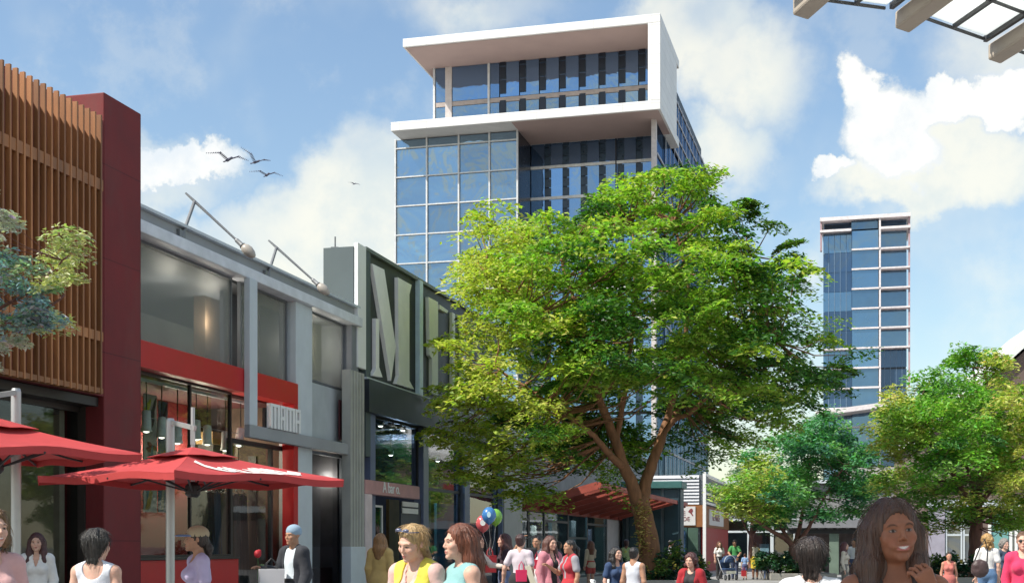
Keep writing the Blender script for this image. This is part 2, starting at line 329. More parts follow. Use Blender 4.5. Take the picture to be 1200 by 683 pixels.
def room(parent, x0,x1,y0,y1,z0,z1, wm, fm, cm):
    MB().box(x0,x1,y1,y1+.15,z0,z1).build('back_wall',wm,parent); MB().box(x0,x1,y0,y1,z0-.1,z0).build('floor_slab',fm,parent); MB().box(x0,x1,y0,y1,z1,z1+.15).build('interior_ceiling',cm,parent)
    b=MB(); b.box(x0-.15,x0,y0,y1+.15,z0-.1,z1+.15); b.build('side_wall',wm,parent); MB().box(x1,x1+.15,y0,y1+.15,z0-.1,z1+.15).build('side_wall',wm,parent)
# ================= timber-screen building
yp=12.6; ys=12.2; xa=col(-330,ys); xb=col(122,yp); xc=col(165.5,yp)
zt=zz(122,108,yp); zs0=zz(121,462,ys); zs1=zz(121,136,ys)
B=sthing('timber_screen_shop','dark red building fronted by a tall screen of upright timber slats','building',xa,yp)
MB().box(xa,xb-.02,yp,20,zs0+.05,zs1+.15).build('upper_wall',maroon,B)
MB().box(xb,xc,yp,20,0,zt).build('pillar',maroon,B,bevel=.02)
nsl=0; x=col(119,ys); sp=(x-col(4,ys))/15
while x>xa and nsl<34:
    MB().box(x-.021,x+.021,ys+.0,ys+.08,zs0,zs1).build('wood_slat',wood,B); x-=sp; nsl+=1
xs1=col(121,ys)
for py in ((211,224),(389,400),(455,461)):
    MB().box(xa,xs1+.02,ys+.012,ys+.2,zz(121,py[1],ys),zz(121,py[0],ys)).build('rail',wood,B)
for x in (xs1-.3,xs1-2.6,xs1-5): MB().box(x-.05,x+.05,ys+.205,yp-.001,zs0+.2,zs1-.2).build('screen_bracket',darkbr,B)
zg=zs0+.02; yg=13.1
MB().box(xa,xb-.02,yp+.1,20,zs0-.12,zs0+.03).build('soffit',darkbr,B)
for a,b in ((100,108),(110,118)): MB().box(col(a,12.95),col(b,12.95),12.95,13.3,0,zs0-.12).build('door_post',darkbr,B)
window(B,'window',xa,col(99,yg),yg,.05,zs0-.12,darkbr,shopg,.09,mull=[col(99,yg)-3.1,col(99,yg)-6.2])
room(B,xa,xb-.4,yg+.1,17.5,.06,zs0-.28,pm('stone_lining',(.30,.25,.19),.8,var=.35,scale=1.3),intf,intd)
for k in range(9): MB().box(col(99,yg)-.7-k*.8,col(99,yg)-.36-k*.8,15.2,15.28,.1,zs0-.5-(k%3)*.3).build('curtain_panel',pm('curtain%d'%(k%3),[(.33,.28,.21),(.20,.18,.15),(.42,.38,.32)][k%3],.9,var=.3,stretch=(8,8,.3)),B)
L=thing('ceiling_downlight','round downlight glowing inside the window under the timber screen','lamp',P(56,465,fs(56,465,13.9)[0]*.967+.2546*0-13.9*-.2546),0)
lp=fs(56,466,13.9); L.location=W(lp[0],13.9,zs0-.28)
MB().lathe([(.14,-.001),(.15,-.05),(.02,-.06)],n=16).build('diffuser',lampw,L); MB().lathe([(.19,0),(.19,-.03),(.16,-.035)],n=16).build('rim',white,L)
# ================= grey store
x0=xc+.0; x1=col(412); zr=zz(300,304.,13.2)
B=sthing('grey_store','two storey grey store with red fascia band and framed shopfront','building',x0,YW)
ztop=zz(167,246,13.2); zpb=zz(167,262,13.2); zc0=zz(167,273,13.05)
MB().box(x0+.01,x1,13.2,13.6,zpb,ztop).build('parapet',grey,B,bevel=.015)
MB().box(x0+.01,x1+.05,13.1,13.62,ztop+.002,ztop+.06).build('coping',lgrey,B)
MB().box(x0+.01,x1,13.02,13.45,zc0,zpb-.003).build('cornice',pm('cornice_white',(.66,.68,.72),.5),B,bevel=.02)
MB().box(x0+.01,x1,13.6,22,ztop-.5,ztop-.3).build('roof',dgrey,B)
MB().box(x0+.01,x1,21.8,22,0,ztop-.5).build('rear_wall',grey,B)
zf1=zz(167,398,13.1); zf0=zz(167,430,13.1); xr=col(349.5,13.1)
MB().box(x0+.01,xr,13.1,13.5,zf0,zf1).build('fascia',redp,B,bevel=.01)
MB().box(col(344.5,13.1),xr,13.1,13.4,0,zf0-.003).build('red_jamb',redp,B,bevel=.01)
xq0=col(293,12.95); xq1=col(302,12.95); zb0=zz(293,512,12.95); zb1=zz(293,497,12.95)
MB().box(xq0,xq1,12.95,13.095,zb1-.003,zc0-.003).build('frame_post',lgrey,B,bevel=.015)
MB().box(xq0,col(412,12.95),12.95,13.095,zb0,zb1).build('frame_beam',grey,B,bevel=.015)
xp0=col(342); xp1=col(358)
MB().box(xr+.01,xp1,13.16,13.6,0,zc0-.003).build('pilaster',lgrey,B,bevel=.01)
xe0=col(404); MB().box(xe0,x1,13.14,14.4,0,zpb-.01).build('pier',pm('pier_grey',(.20,.21,.235),.6,dirt=.1),B,bevel=.015)
MB().box(xp1+.002,xe0-.002,13.36,13.56,zz(380,520,13.36),zz(380,452,13.36)).build('wall_panel',pm('panel_bluegrey',(.42,.46,.48),.6,var=.08,dirt=.15),B)
MB().box(col(397,13.28),col(404,13.28),13.25,13.29,zz(400,515,13.28),zz(400,469,13.28)).build('banner',pm('banner_maroon',(.10,.022,.03),.7),B)
# upper windows and the rooms behind them
zl=zf1+.0
window(B,'window',x0+.02,xq0-.02,13.4,zl,zc0,dgrey,shopg2,.05)
window(B,'window',xq1+.0,xr-.05,13.4,zl,zc0,dgrey,shopg2,.05)
window(B,'window',xp1+.05,xe0-.05,13.4,zz(380,452,13.36)+.01,zc0,dgrey,shopg2,.06)
room(B,x0+.2,x1-.2,13.5,17.5,zf1-.1,zc0+.3,pm('upper_room_wall',(.42,.44,.40),.9,var=.25,scale=.7),intf,pm('upper_ceiling',(.6,.58,.5),.8))
MB().box(col(236,15),col(262,15),14.9,15.2,zf1,zc0+.25).build('column',pm('brown_column',(.13,.085,.05),.7),B)
MB().box(col(262,14.2),col(292,14.2),14.2,14.3,zf1,zc0+.2).build('screen',pm('navy_screen',(.05,.06,.085),.7),B)
MB().box(col(303,14.2),col(336,14.2),14.2,14.3,zf1,zc0+.2).build('screen',pm('navy_screen',(.05,.06,.085),.7),B)
MB().box(col(364,14.0),col(402,14.0),14.0,14.1,zf1,zc0+.2).build('blind',pm('olive_blind',(.26,.25,.19),.9,var=.2),B)
ceil=zc0+.3
for px,py in ((203,319),(192,331),(240,332),(218,342)):
    yy=14.4+(RNG.random()*2)
    xx=fs(px,py,14.6)[0]
    L=thing('ceiling_downlight',['yellow oval downlight glowing high in the grey store window','small pale downlight lowest of those behind the grey upstairs glass','yellow downlight beside the brown column behind upstairs glass','small pale downlight next to the largest yellow one upstairs'][[203,218,240,192].index(px)],'lamp',W(xx,14.6,ceil-.002),0,'downlights behind the upstairs glass')
    r=.16 if px in(203,240) else .09
    MB().lathe([(r,-.001),(r,-.04),(.02,-.05)],n=14).build('diffuser',lampy,L); MB().lathe([(r+.04,0),(r+.04,-.025),(r+.01,-.03)],n=14).build('rim',white,L)
# ground floor: left shop window, door bay, right window
zpl=zz(230,655,13.3)
MB().box(x0+.01,xq0,13.22,13.5,0,zpl).build('plinth',redp,B,bevel=.01); MB().box(x0+.01,xq0,13.18,13.6,zpl+.002,zpl+.05).build('sill',darkbr,B)
window(B,'window',x0+.02,xq0,13.42,zpl+.05,zf0,darkbr,shopg,.05,mull=[col(222,13.42)])
room(B,x0+.2,xp0-.1,13.6,18.0,.06,zf0-.02,pm('shop_back',(.13,.095,.07),.9,var=.5,scale=.9),intf,pm('shop_ceil',(.10,.03,.03),.8))
MB().box(x0+.2,col(222,15.5),15.5,15.7,.06,zf0-.03).build('partition',redd,B)
dw=sthing_dw=None
d=MB(); d.box(xq0+.02,xq0+.12,13.42,13.52,0,zb0); d.box(col(318,13.42),col(318,13.42)+.08,13.42,13.52,0,zb0); d.box(col(343,13.42)-.1,col(343,13.42),13.42,13.52,0,zb0); d.box(xq0+.12,col(343,13.42)-.1,13.42,13.52,zb0-.1,zb0+.001)
D_=d.build('door_frame',black,B); MB().box(xq0+.1,col(343,13.42)-.05,13.465,13.477,.02,zb0-.05).build('pane',shopg,D_)
MB().box(col(300,14.2),col(316,14.2),14.2,14.4,.06,zb0-.2).build('display_panel',darkbr,B)
tanp=pm('tan_panel',(.33,.21,.09),.7,var=.2); MB().box(col(318,13.9),col(338,13.9),13.9,14.1,.06,zz(328,590,13.9)).build('display_panel',tanp,B); MB().box(col(320,14.6),col(331,14.6),14.6,14.7,.06,zz(328,525,14.6)).build('display_panel',tanp,B)
wx0=xp1+.01; wx1=xe0-.02
window(B,'window',wx0,wx1,13.42,.05,zz(380,530,13.42),dgrey,glassmat('blue_window',(.6,.64,.68),.02,.04),.08)
room(B,wx0+.1,wx1-.1,13.5,16,.06,zz(380,530,13.42)+.1,pm('window_back',(.18,.17,.18),.9,var=.4),intf,intd)
MB().box(wx1-1.2,wx1-.15,14.6,14.7,.1,zz(380,535,13.42)).build('drape',redd,B); plz=.95; MB().box(wx0+.15,wx1-.2,13.6,15.2,.06,plz).build('display_platform',pm('platform_red',(.09,.03,.03),.4,var=.3),B)
# lettering
mm=MB(); ma=col(313.5,12.98); mb_=col(349,12.98); za=zb1+.01; zb=zz(313,472,12.98); wl=(mb_-ma)
def letter(x,w,kind):
    b=.21*w if kind=='m' else .31*w; yy=(12.90,13.0); H_=zb-za
    if kind=='m':
        for q in (0,.395,.79): mm.box(x+q*w,x+q*w+b,*yy,za,zb-.122*H_)
        mm.box(x,x+w,*yy,zb-.12*H_,zb)
    else:
        for q in (0,.69): mm.box(x+q*w,x+q*w+b,*yy,za,zb-.122*H_)
        mm.box(x,x+w,*yy,zb-.12*H_,zb); mm.box(x+b+.002,x+.69*w-.002,*yy,za+.4*H_,za+.54*H_)
for a,w,k in ((0,.29,'m'),(.32,.155,'a'),(.50,.29,'m'),(.82,.175,'a')): letter(ma+a*wl,w*wl,k)
MB().box(ma-.03,mb_,13.02,13.09,za,zb-.1).build('sign_backing',black,B); s=mm.build('sign_lettering',white,B)
# pendants on their rail
rz0=zf0-.05; MB().box(x0+.05,col(290,13.75),13.72,13.78,rz0-.06,rz0).build('lamp_rail',lgrey,B)
cable=MB().tube([W0 for W0 in [(x0+.05,13.75,rz0-.75),(col(288,13.75),13.75,rz0-.75)]],.008,6).build('cable',steel,B)
pl=['first white pendant lamp beside the maroon pillar','second white pendant lamp out from the maroon pillar','third white pendant lamp out from the maroon pillar','middle one of seven white pendant lamps','third white pendant lamp back from the grey frame post','second white pendant lamp back from the grey frame post','tilted white pendant lamp closest to the grey frame post']
for i,px in enumerate((171.5,189.5,208,230,243,264,282)):
    L=sthing('pendant_lamp',pl[i],'lamp',col(px,13.75),13.75,rz0-.06,'pendant lamps behind the shop glass'); del L['_b']
    dz=.55+.07*((i*37)%3)
    MB().tube([(0,0,0),(0,0,-dz)],.012,6).build('cord',black,L)
    sh=MB().lathe([(.03,0),(.085,-.02),(.1,-.36),(.12,-.42),(.09,-.42)],n=14).build('lamp_shade',pm('lamp_white',(.7,.7,.66),.4),L,smooth=True); sh.location=(0,0,-dz)
    if i==6: sh.rotation_euler=(0,R(14),0)
    bl=MB().ball((0,0,-.40),(.07,.07,.05)).build('bulb',pm('bulb_glow',(1,.93,.8),.4,emit=2.5),L); bl.location=(0,0,-dz)
    if i==6: bl.rotation_euler=(0,R(14),0)
# posters
def poster(name,label,px0,px1,py0,py1,yl,bgc,shapes):
    a=sthing(name,label,'poster',col(px0,yl),yl,0); xx0,xx1=col(px0,yl),col(px1,yl); zt_,zb_=zz((px0+px1)/2,py0,yl),zz((px0+px1)/2,py1,yl)
    MB().box(xx0,xx1,yl,yl+.02,zb_,zt_).build('sheet',pm(name+'_bg%d'%px0,bgc,.8,var=.3,scale=1.5),a)
    for j,(cx,cz,rx,rz_,c,rot) in enumerate(shapes):
        pts=[]
        for k in range(18):
            an=2*math.pi*k/18; rr=1+.35*math.sin(3*an+j)+.2*math.sin(5*an+2*j); x=rx*rr*math.cos(an); z=rz_*rr*math.sin(an)
            x,z=x*math.cos(rot)-z*math.sin(rot),x*math.sin(rot)+z*math.cos(rot)
            pts.append((xx0+(xx1-xx0)*min(.97,max(.03,cx+x)),yl-.006-.002*j,zb_+(zt_-zb_)*min(.98,max(.02,cz+z))))
        MB().prism(pts,(0,.003,0)).build('printed_shape',pm('print%d%d'%(int(px0),j),c,.8,var=.3),a)
poster('shop_poster','tall poster with olive and grey plant shapes beside the maroon pillar',168.5,184,462,600,14.2,(.42,.38,.33),[(.25,.85,.22,.09,(.30,.32,.04),.2),(.7,.85,.2,.08,(.05,.05,.05),.5),(.55,.55,.4,.035,(.16,.02,.025),0),(.4,.36,.3,.09,(.12,.18,.2),.8),(.75,.3,.18,.1,(.06,.06,.05),.2),(.35,.1,.3,.07,(.35,.22,.05),.4)])
poster('shop_poster','narrow dark blue poster with black and ochre shapes inside the shop',186,196.5,470,600,14.6,(.07,.11,.17),[(.5,.8,.35,.1,(.02,.02,.03),.3),(.5,.45,.3,.12,(.35,.2,.05),.2),(.5,.15,.35,.08,(.3,.28,.22),.6)])
# hanging clothes and a dress
gc=[(.05,.055,.065),(.10,.09,.07),(.03,.03,.035),(.06,.08,.12),(.14,.12,.09),(.045,.05,.04),(.09,.09,.10),(.03,.035,.05)]
rl=MB().tube([(col(226,14.4),14.4,zz(250,566,14.4)),(col(290,14.4),14.4,zz(250,566,14.4))],.02,8).build('clothes_rail',steel,B)
gl=['black','olive brown','charcoal','slate blue','khaki','dark green','grey','navy']
gn=['nearest the red wall','second from the red wall','third from the red wall','fourth from the red wall','fifth from the red wall','third from the doorway','second from the doorway','next to the doorway']
for i in range(8):
    xx=col(229,14.4)+i*(col(288,14.4)-col(229,14.4))/7.5; zt_=zz(250,566,14.4)
    g=sthing('hanging_garment',f'long {gl[i]} garment hanging on the shop rail {gn[i]}','garment',xx,14.4,zt_,'garments on the shop rail'); del g['_b']
    h=2.6-.3*((i*7)%3); w=.22
    MB().tube([(0,0,.02),(0,0,-.12),(-.18,0,-.2),(.18,0,-.2),(0,0,-.12)],.012,6).build('hanger',steel,g)
    m=MB(); n=9; vs_=[]
    for r_ in range(7):
        for k in range(n):
            tt=k/(n-1)-.5; ww=w*(.75+.5*r_/6); vs_.append((tt*2*ww,.05*math.sin(k*2.1+i)*(.3+r_/6),-.18-h*r_/6-(.06*abs(tt)*2 if r_==0 else 0)))
    m.add(vs_,[(r_*n+k,r_*n+k+1,(r_+1)*n+k+1,(r_+1)*n+k) for r_ in range(6) for k in range(n-1)])
    o=m.build('cloth',pm('garment%d'%i,gc[i],.9,var=.3,stretch=(6,6,.4)),g,smooth=True); s_=o.modifiers.new('s','SOLIDIFY'); s_.thickness=.02
g=sthing('framed_dress','olive dress hanging in a pale upright frame in the shop','garment',col(270.5,14.0),14.0,zz(270,561,14)); del g['_b']
hh=zz(270,516,14)-zz(270,561,14); m=MB()
for a in (-.32,.32): m.box(a-.03,a+.03,-.03,.03,0,hh)
m.box(-.29,.29,-.03,.03,hh-.06,hh); m.box(-.29,.29,-.03,.03,0,.05); m.build('frame',pm('pale_wood',(.45,.4,.3),.6),g)
m=MB(); m.prism([(-.1,0,hh*.9),(-.2,0,hh*.82),(-.1,0,hh*.55),(-.24,0,.1),(.24,0,.1),(.1,0,hh*.55),(.2,0,hh*.82),(.1,0,hh*.9),(0,0,hh*.82)],(0,.03,0)); m.build('dress',pm('olive_cloth',(.22,.23,.04),.9,var=.3),g)
g=sthing('display_shelf','low tan display box on a dark stand behind the shop glass','shelf',col(252,15),15,0)
MB().box(col(249,15),col(284,15),15,15.5,zz(265,522,15),zz(265,508,15)).build('box',tanp,g); MB().box(col(252,15),col(282,15),15.05,15.45,.06,zz(265,522,15)-.002).build('stand',intd,g)
# roof lamps
for i,(a,b,c,d,lab) in enumerate([((213,278),(228,236),(281,285),1.,'larger bent-arm lamp on the store parapet near the maroon pillar'),((313,325),(324,290),(370,331),.85,'smaller bent-arm lamp on the store parapet near the M sign')]):
    yl=13.15; xx,z0=fs(a[0],a[1],yl); xb_,zb_=fs(b[0],b[1],yl); Yh=13.15-.9
    xh,zh=fs(c[0],c[1],Yh)
    L=sthing('parapet_lamp',lab,'lamp',xx,yl,z0); o0=Vector((0,0,0)); p1=Vector((xb_-xx,0,zb_-z0)); p2=Vector((xh-xx,Yh-yl,zh-z0)); del L['_b']
    dr=(p2-p1).normalized()
    MB().tube([o0,p1],.035,8).build('post',galv,L); MB().box(-.12,.12,-.02,.05,-.14,.14).build('bracket',galv,L)
    MB().tube([p1-dr*.25,p1,p2],[.02,.03,.022],8).build('arm',galv,L)
    M=dr.to_track_quat('Z','Y').to_matrix()
    MB().lathe([(.03,-.12),(.045,-.08),(.05,.05),(.07,.08)],c=p2,n=14,M=M).build('socket',galv,L,smooth=True)
    MB().lathe([(.06,.08),(.10,.15),(.11,.24),(.085,.34),(.045,.40),(.01,.42)],c=p2,n=16,M=M).build('lamp_head',pm('lamp_milk',(.40,.36,.31),.35),L,smooth=True)
# ================= building with the big letters
ym=13.2; xm0=col(415,ym); xm1=col(588,ym); zmt=zz(428,294,ym)
B=sthing('lettered_building','dark panelled building with huge pale stencil letters across its front','building',xm0,ym)
teal=pm('grey_teal_wall',(.085,.11,.115),.7,var=.12,scale=.5,dirt=.1); panel=pm('charcoal_panel',(.028,.034,.038),.55,var=.15)
yq_=ff(379,300,xm0)[0]; MB().box(xm0,xm0+.3,ym+.02,yq_,6.2,zmt-.05).build('side_wall',teal,B); MB().box(xm0,xm0+.3,ym+.02,26,0,6.195).build('side_wall',teal,B)
MB().box(xm0+.02,col(425,ym),ym-.10,ym+.015,zz(430,435,ym),zmt+.05).build('corner_fin',white,B,bevel=.01)
MB().box(col(425,ym)+.02,col(431,ym),ym-.08,ym+.3,zz(430,535,ym),zmt).build('edge_panel',teal,B)
z1=zmt-.02; z0=zz(432,444,ym)
MB().box(col(431,ym)+.01,xm1,ym,ym+.3,z0,z1).build('sign_panel',panel,B); MB().box(col(425,ym)+.03,xm1,ym-.1,ym+.35,z1+.002,z1+.1).build('coping',pm('coping_dark',(.12,.14,.14),.5),B)
MB().box(xm0+.3,xm1,ym+.36,yq_,zmt-.5,zmt-.3).build('roof',dgrey,B); MB().box(xm0+.302,xm1,yq_-.2,yq_,6.2,zmt-.502).build('rear_parapet',teal,B); MB().box(xm0+.3,xm1,yq_+.002,26,5.9,6.1).build('roof',dgrey,B); MB().box(xm0+.3,xm1,25.7,26,0,5.9).build('rear_wall',teal,B)
zk0=zz(432,482,ym-.2); MB().box(col(432,ym-.2),xm1,ym-.22,ym+.3,zk0,z0-.06).build('bulkhead',pm('bulkhead',(.028,.034,.042),.5),B); MB().box(col(432,ym-.2),xm1,ym-.16,ym+.2,z0-.058,z0-.004).build('trim',lgrey,B)
lt=pm('letter_grey',(.86,.84,.83),.6,var=.06); m=MB()
def stroke(pts):                                # letter strokes given on the photo, standing 10 cm proud of the panel
    m.prism([(*[fs(a,b,ym-.1)[0]],ym-.11,fs(a,b,ym-.1)[1]) for a,b in pts],(0,.108,0))
stroke([(436,309),(450,316),(463.5,406),(458,446)]); stroke([(440,373),(444,374),(444,430),(448,442),(436,440),(440,432)])
stroke([(466,325),(482,334),(479.5,345),(479.5,446),(485,456),(464,449.5),(467,440)])
stroke([(502,348),(513,354),(513,463),(506,461),(506,420),(503,416)]); stroke([(515,357),(525,364),(524,367),(515,362)])
stroke([(530,366),(533,368),(533,470),(530,469)]); stroke([(541,376),(545,379),(545,474),(541,472)]); stroke([(534,452),(538,450),(538,472),(534,471)])
m.build('sign_lettering',lt,B)
MB().box(col(491.5,ym-.14),col(495.5,ym-.14),ym-.15,ym-.01,z0-.05,z1+.02).build('mullion_fin',pm('blue_white_fin',(.55,.68,.78),.4),B)
# fluted pier between the two shops
pr=MB(); xx0=col(410,12.9); xx1=col(427,12.9); n=5; zpt=zz(420,436,12.9); zpm=zz(420,640,12.9)
for k in range(n):
    a=xx0+(xx1-xx0)*k/n; b=xx0+(xx1-xx0)*(k+.72)/n; pr.box(a,b,12.88,13.1,zpm,zpt)
pr.box(xx0+.002,xx1-.02,12.94,13.118,zpm+.002,zpt-.002); pr.build('fluted_pier',pm('pier_stone',(.36,.36,.33),.6,var=.12),B)
MB().box(xx0-.02,xx1,12.86,13.118,0,zpm-.002).build('pier_base',lgrey,B,bevel=.01)
# glazing
blu=pm('blue_mullion',(.13,.16,.26),.4)
ms_=[432,494.5,543,587]
for a in ms_: MB().box(col(a,ym)-.0,col(a+6,ym),ym-.05,ym+.25,0,zk0).build('mullion',blu,B)
for a,b in ((438,494.5),(500.5,543),(549,587)): window(B,'window',col(a,ym)+.005,col(b,ym)-.005,ym+.15,zz(460,566,ym),zk0-.005,black,shopg3,.04)
for a,b in ((500.5,543),(549,587)): window(B,'window',col(a,ym)+.005,col(b,ym)-.005,ym+.15,.02,zz(460,566,ym)-.005,black,shopg3,.05)
room(B,xm0+.4,xm1-.1,ym+.35,19,.06,zk0+.2,pm('room_navy',(.035,.045,.07),.8,var=.5,scale=.8),intf,pm('room_ceiling',(.05,.055,.07),.8,var=.3))
for k in range(7): MB().box(xm0+1.5+k*1.9,xm0+1.6+k*1.9,ym+.5,18.8,zk0-.05,zk0+.1).build('ceiling_beam',pm('beam_grey',(.16,.17,.2),.7),B)
MB().box(col(512,14.5),col(538,14.5),14.5,14.6,.06,zz(520,590,14.5)).build('display_screen',pm('teal_screen',(.06,.22,.24),.5,var=.4),B)
MB().box(col(505,15.5),col(530,15.5),15.5,15.6,.06,zz(520,575,15.5)).build('display_screen',pm('green_screen',(.02,.10,.07),.5,var=.4),B)
# entrance with pinkish lintel
pk=pm('pink_lintel',(.50,.27,.27),.55,var=.2,scale=1.2); zL1=zz(428,561.5,ym-.3); zL0=zz(428,578,ym-.3); xl1=col(491,ym-.3)
MB().box(col(427.5,ym-.3),xl1,ym-.32,ym-.06,zL0,zL1).build('lintel',pk,B,bevel=.01); MB().box(col(427.5,ym-.3),col(435.5,ym-.3),ym-.32,ym-.06,0,zL0-.003).build('jamb',pm('pink_jamb',(.62,.52,.53),.55),B,bevel=.01)
text_obj('lintel_lettering','A bar o.',.42,white,B,Matrix.Translation(((col(440,ym-.3)+col(474,ym-.3))/2,ym-.335,(zL0+zL1)/2+.02))@WALLM,.008)
for k,(a,b) in enumerate(((588,593.5),(595.5,601.5))): MB().box(col(471,ym),col(489,ym),ym-.03,ym+.0,zz(480,b,ym),zz(480,a,ym)).build('notice_board',white,B)
MB().box(col(470.5,ym),col(494,ym),ym+.02,ym+.06,.02,zL0-.1).build('door_leaf',pm('door_navy',(.03,.035,.05),.5),B); MB().box(col(456,14.4),col(468,14.4),14.4,14.5,.06,zz(460,585,14.4)).build('display_panel',tanp,B)
window(B,'door',col(441,ym+.1),col(453,ym+.1),ym+.25,.02,zz(447,592,ym+.25),white,glassmat('green_glass',(.35,.6,.5),.06),.06)
sl=['round ceiling spotlight nearest the fluted pier under the letters','second ceiling spotlight under the M','third ceiling spotlight under the M','low single spotlight deep in the lettered building','spotlight behind the blue mullion of the lettered building']
for i,(px,py) in enumerate(((446,499),(458,502),(472,504),(458,533),(513,540))):
    yl=14.3+.8*(i>2); xx,z=fs(px,py,yl); L=sthing('ceiling_spotlight',sl[i],'lamp',xx,yl,z,'spotlights of the lettered building'); del L['_b']
    MB().tube([(0,0,zk0+.2-z),(0,0,.1)],.015,6).build('stem',black,L); MB().lathe([(.06,.2),(.09,.15),(.1,.02),(.08,.0)],n=12).build('lamp_shade',galv,L,smooth=True); MB().ball((0,0,0),(.075,.075,.03)).build('bulb',lampw,L)
MB().tube([(0,0,0),(0,0,2.)],.025,8).build('roof_mast',galv,sthing('roof_mast_thing','thin grey mast on the roof corner beside the letters','mast',0,0)) if False else None
mast=thing('roof_mast','thin grey mast rising at the roof corner beside the letters','mast',W(xm0+.15,ym+.6,zmt-.05)); MB().tube([(0,0,0),(0,0,.32)],.022,8).build('pole',galv,mast); MB().box(-.1,.1,-.1,.1,0,.03).build('base_plate',galv,mast)
# ================= glazed shop with red louvre canopy
xg0=xm1+.01; xg1=col(774); B=sthing('glazed_shop','long glass fronted shop with pale stone pier and red louvre canopy','building',xg0,YW)
stone=pm('pale_stone',(.40,.40,.37),.7,var=.12,scale=1.5,bump=.1); tcol=pm('dark_teal',(.022,.055,.07),.5)
zh=7.; xs1=col(605)
MB().box(xg0,xs1,13.1,14.2,0,zh).build('pier',stone,B,bevel=.02)
MB().box(xs1+.01,xg1,13.5,22,3.6,zh).build('upper_wall',pm('upper_grey',(.20,.21,.22),.7,var=.2),B); MB().box(xg0,xg1,14.3,22,zh+.002,zh+.2).build('roof',dgrey,B)
gp=[605,622,640,668,690,713,737,746,774]
gm_=glassmat('lobby_glass',(.62,.72,.74),.14,.03,wave=.05)
for i in range(len(gp)-1):
    a,b=col(gp[i]),col(gp[i+1])
    if gp[i]==713: MB().box(a+.01,b-.01,13.4,13.6,0,3.58).build('wall_panel',pm('white_panel',(.58,.57,.6),.6,var=.1),B)
    else: window(B,'window',a+.01,b-.01,13.45,.02,3.58,tcol if i%2 else dgrey,gm_,.1,rails=[1.9] if i%2 else [2.6])
room(B,xs1+.2,xg1-.2,13.8,20,.06,3.5,pm('lobby_back',(.16,.22,.25),.8,var=.6,scale=.5),intf,intw)
for k in range(8): MB().box(xs1+2+k*4.5,xs1+3.2+k*4.5,15.5,15.7,.1,3.3-.4*(k%3)).build('display_panel',pm('lobby_panel%d'%(k%4),[(.5,.65,.75),(.04,.04,.06),(.28,.24,.2),(.12,.25,.3)][k%4],.6,var=.2),B)
can=MB(); redl=pm('louvre_red',(.30,.06,.04),.6,var=.25,orand=.2); zc=3.05; Dp=3.1; Rs=.85
xk0=col(612,13.3); xk1=col(742,13.3)
MB().bar((xk0,13.3,zc),(xk1,13.3,zc),.18,.22).build('canopy_beam',redl,B); MB().bar((xk0,13.3-Dp,zc+Rs),(xk1,13.3-Dp,zc+Rs),.14,.2).build('canopy_beam',redl,B)
nl=11
for k in range(nl):
    xx=xk0+.1+(xk1-xk0-.2)*k/(nl-1); MB().bar((xx,13.2,zc+.05),(xx,13.3-Dp+.08,zc+Rs-.02),.16,.3).build('canopy_louvre',redl,B)
fg=pm('frosted_panel',(.55,.5,.48),.4,trans=.5)
for k in range(nl-1):
    xa_=xk0+.2+(xk1-xk0-.2)*k/(nl-1); xb__=xk0+(xk1-xk0-.2)*(k+1)/(nl-1)
    MB().prism([(xa_+.05,13.15,zc+.15),(xb__-.05,13.15,zc+.15),(xb__-.05,13.3-Dp+.1,zc+Rs+.08),(xa_+.05,13.3-Dp+.1,zc+Rs+.08)],(0,0,.02)).build('canopy_panel',fg,B)
# teal pavilion end
zt_=1.5+(640-573)/F*75; B=sthing('teal_pavilion','dark teal panelled block with green cornice behind the big trunk','building',74,10.)
ny=3; w_=2.9/ny
for k in range(ny):
    MB().box(73.8,74,10.+k*w_+.06,10.+(k+1)*w_-.10,0,zt_).build('panel',tcol,B,bevel=.03); MB().box(73.86,74,10.+(k+1)*w_-.098,10.+(k+1)*w_+.058,0,zt_).build('reveal',pm('teal_reveal',(.10,.14,.16),.5),B)
MB().box(74.002,75.4,10.,13.2,0,zt_).build('wall',tcol,B); MB().box(73.5,75.6,9.85,13.2,zt_+.002,zt_+.4).build('cornice',pm('green_cornice',(.04,.13,.12),.5),B,bevel=.04)
# kiosk
xk,yk=80.2,9.45; B=sthing('corner_kiosk','brown and red corner kiosk with white sign boards and pale siding','kiosk',xk,yk)
brn=pm('brown_band',(.26,.10,.03),.6,var=.15); z=lambda py:1.5+(640-py)/F*80
y1=16; xkd=xk+14.5; zb0_,zb1_=z(617),z(591.5)
MB().box(xk,xkd,yk,y1,zb0_,zb1_).build('fascia',brn,B); MB().box(xk+.15,xkd,yk+.15,y1,zb1_+.003,z(556)).build('core',dgrey,B)
sd=MB(); sdm=pm('pale_siding',(.50,.51,.54),.6,var=.08); n=9
for k in range(n):
    a=zb1_+.05+(z(556)-zb1_-.05)*k/n; b=zb1_+.05+(z(556)-zb1_-.05)*(k+.94)/n; sd.prism([(xk+.14,yk+.3,a),(xk+.02,yk+.3,a),(xk+.12,yk+.3,b),(xk+.14,yk+.3,b)],(0,y1-yk-.3,0))
sd.build('siding',sdm,B)
MB().box(xk-.12,xk+.06,yk-.12,yk+.06,0,z(553)).build('corner_post',white,B)
for k in range(4): MB().box(xk+.07,xk+11.5,yk-.1,yk-.03,z(592)+.1+k*.55,z(592)+.24+k*.55).build('railing_bar',white,B)
wk=window(B,'window',yk,yk,0,0,0,white,shopg,.05) if False else None
MB().box(xk+.02,xk+.2,yk+1.0,y1,0,zb0_-.003).build('window_wall',pm('teal_wall',(.03,.08,.08),.5),B)
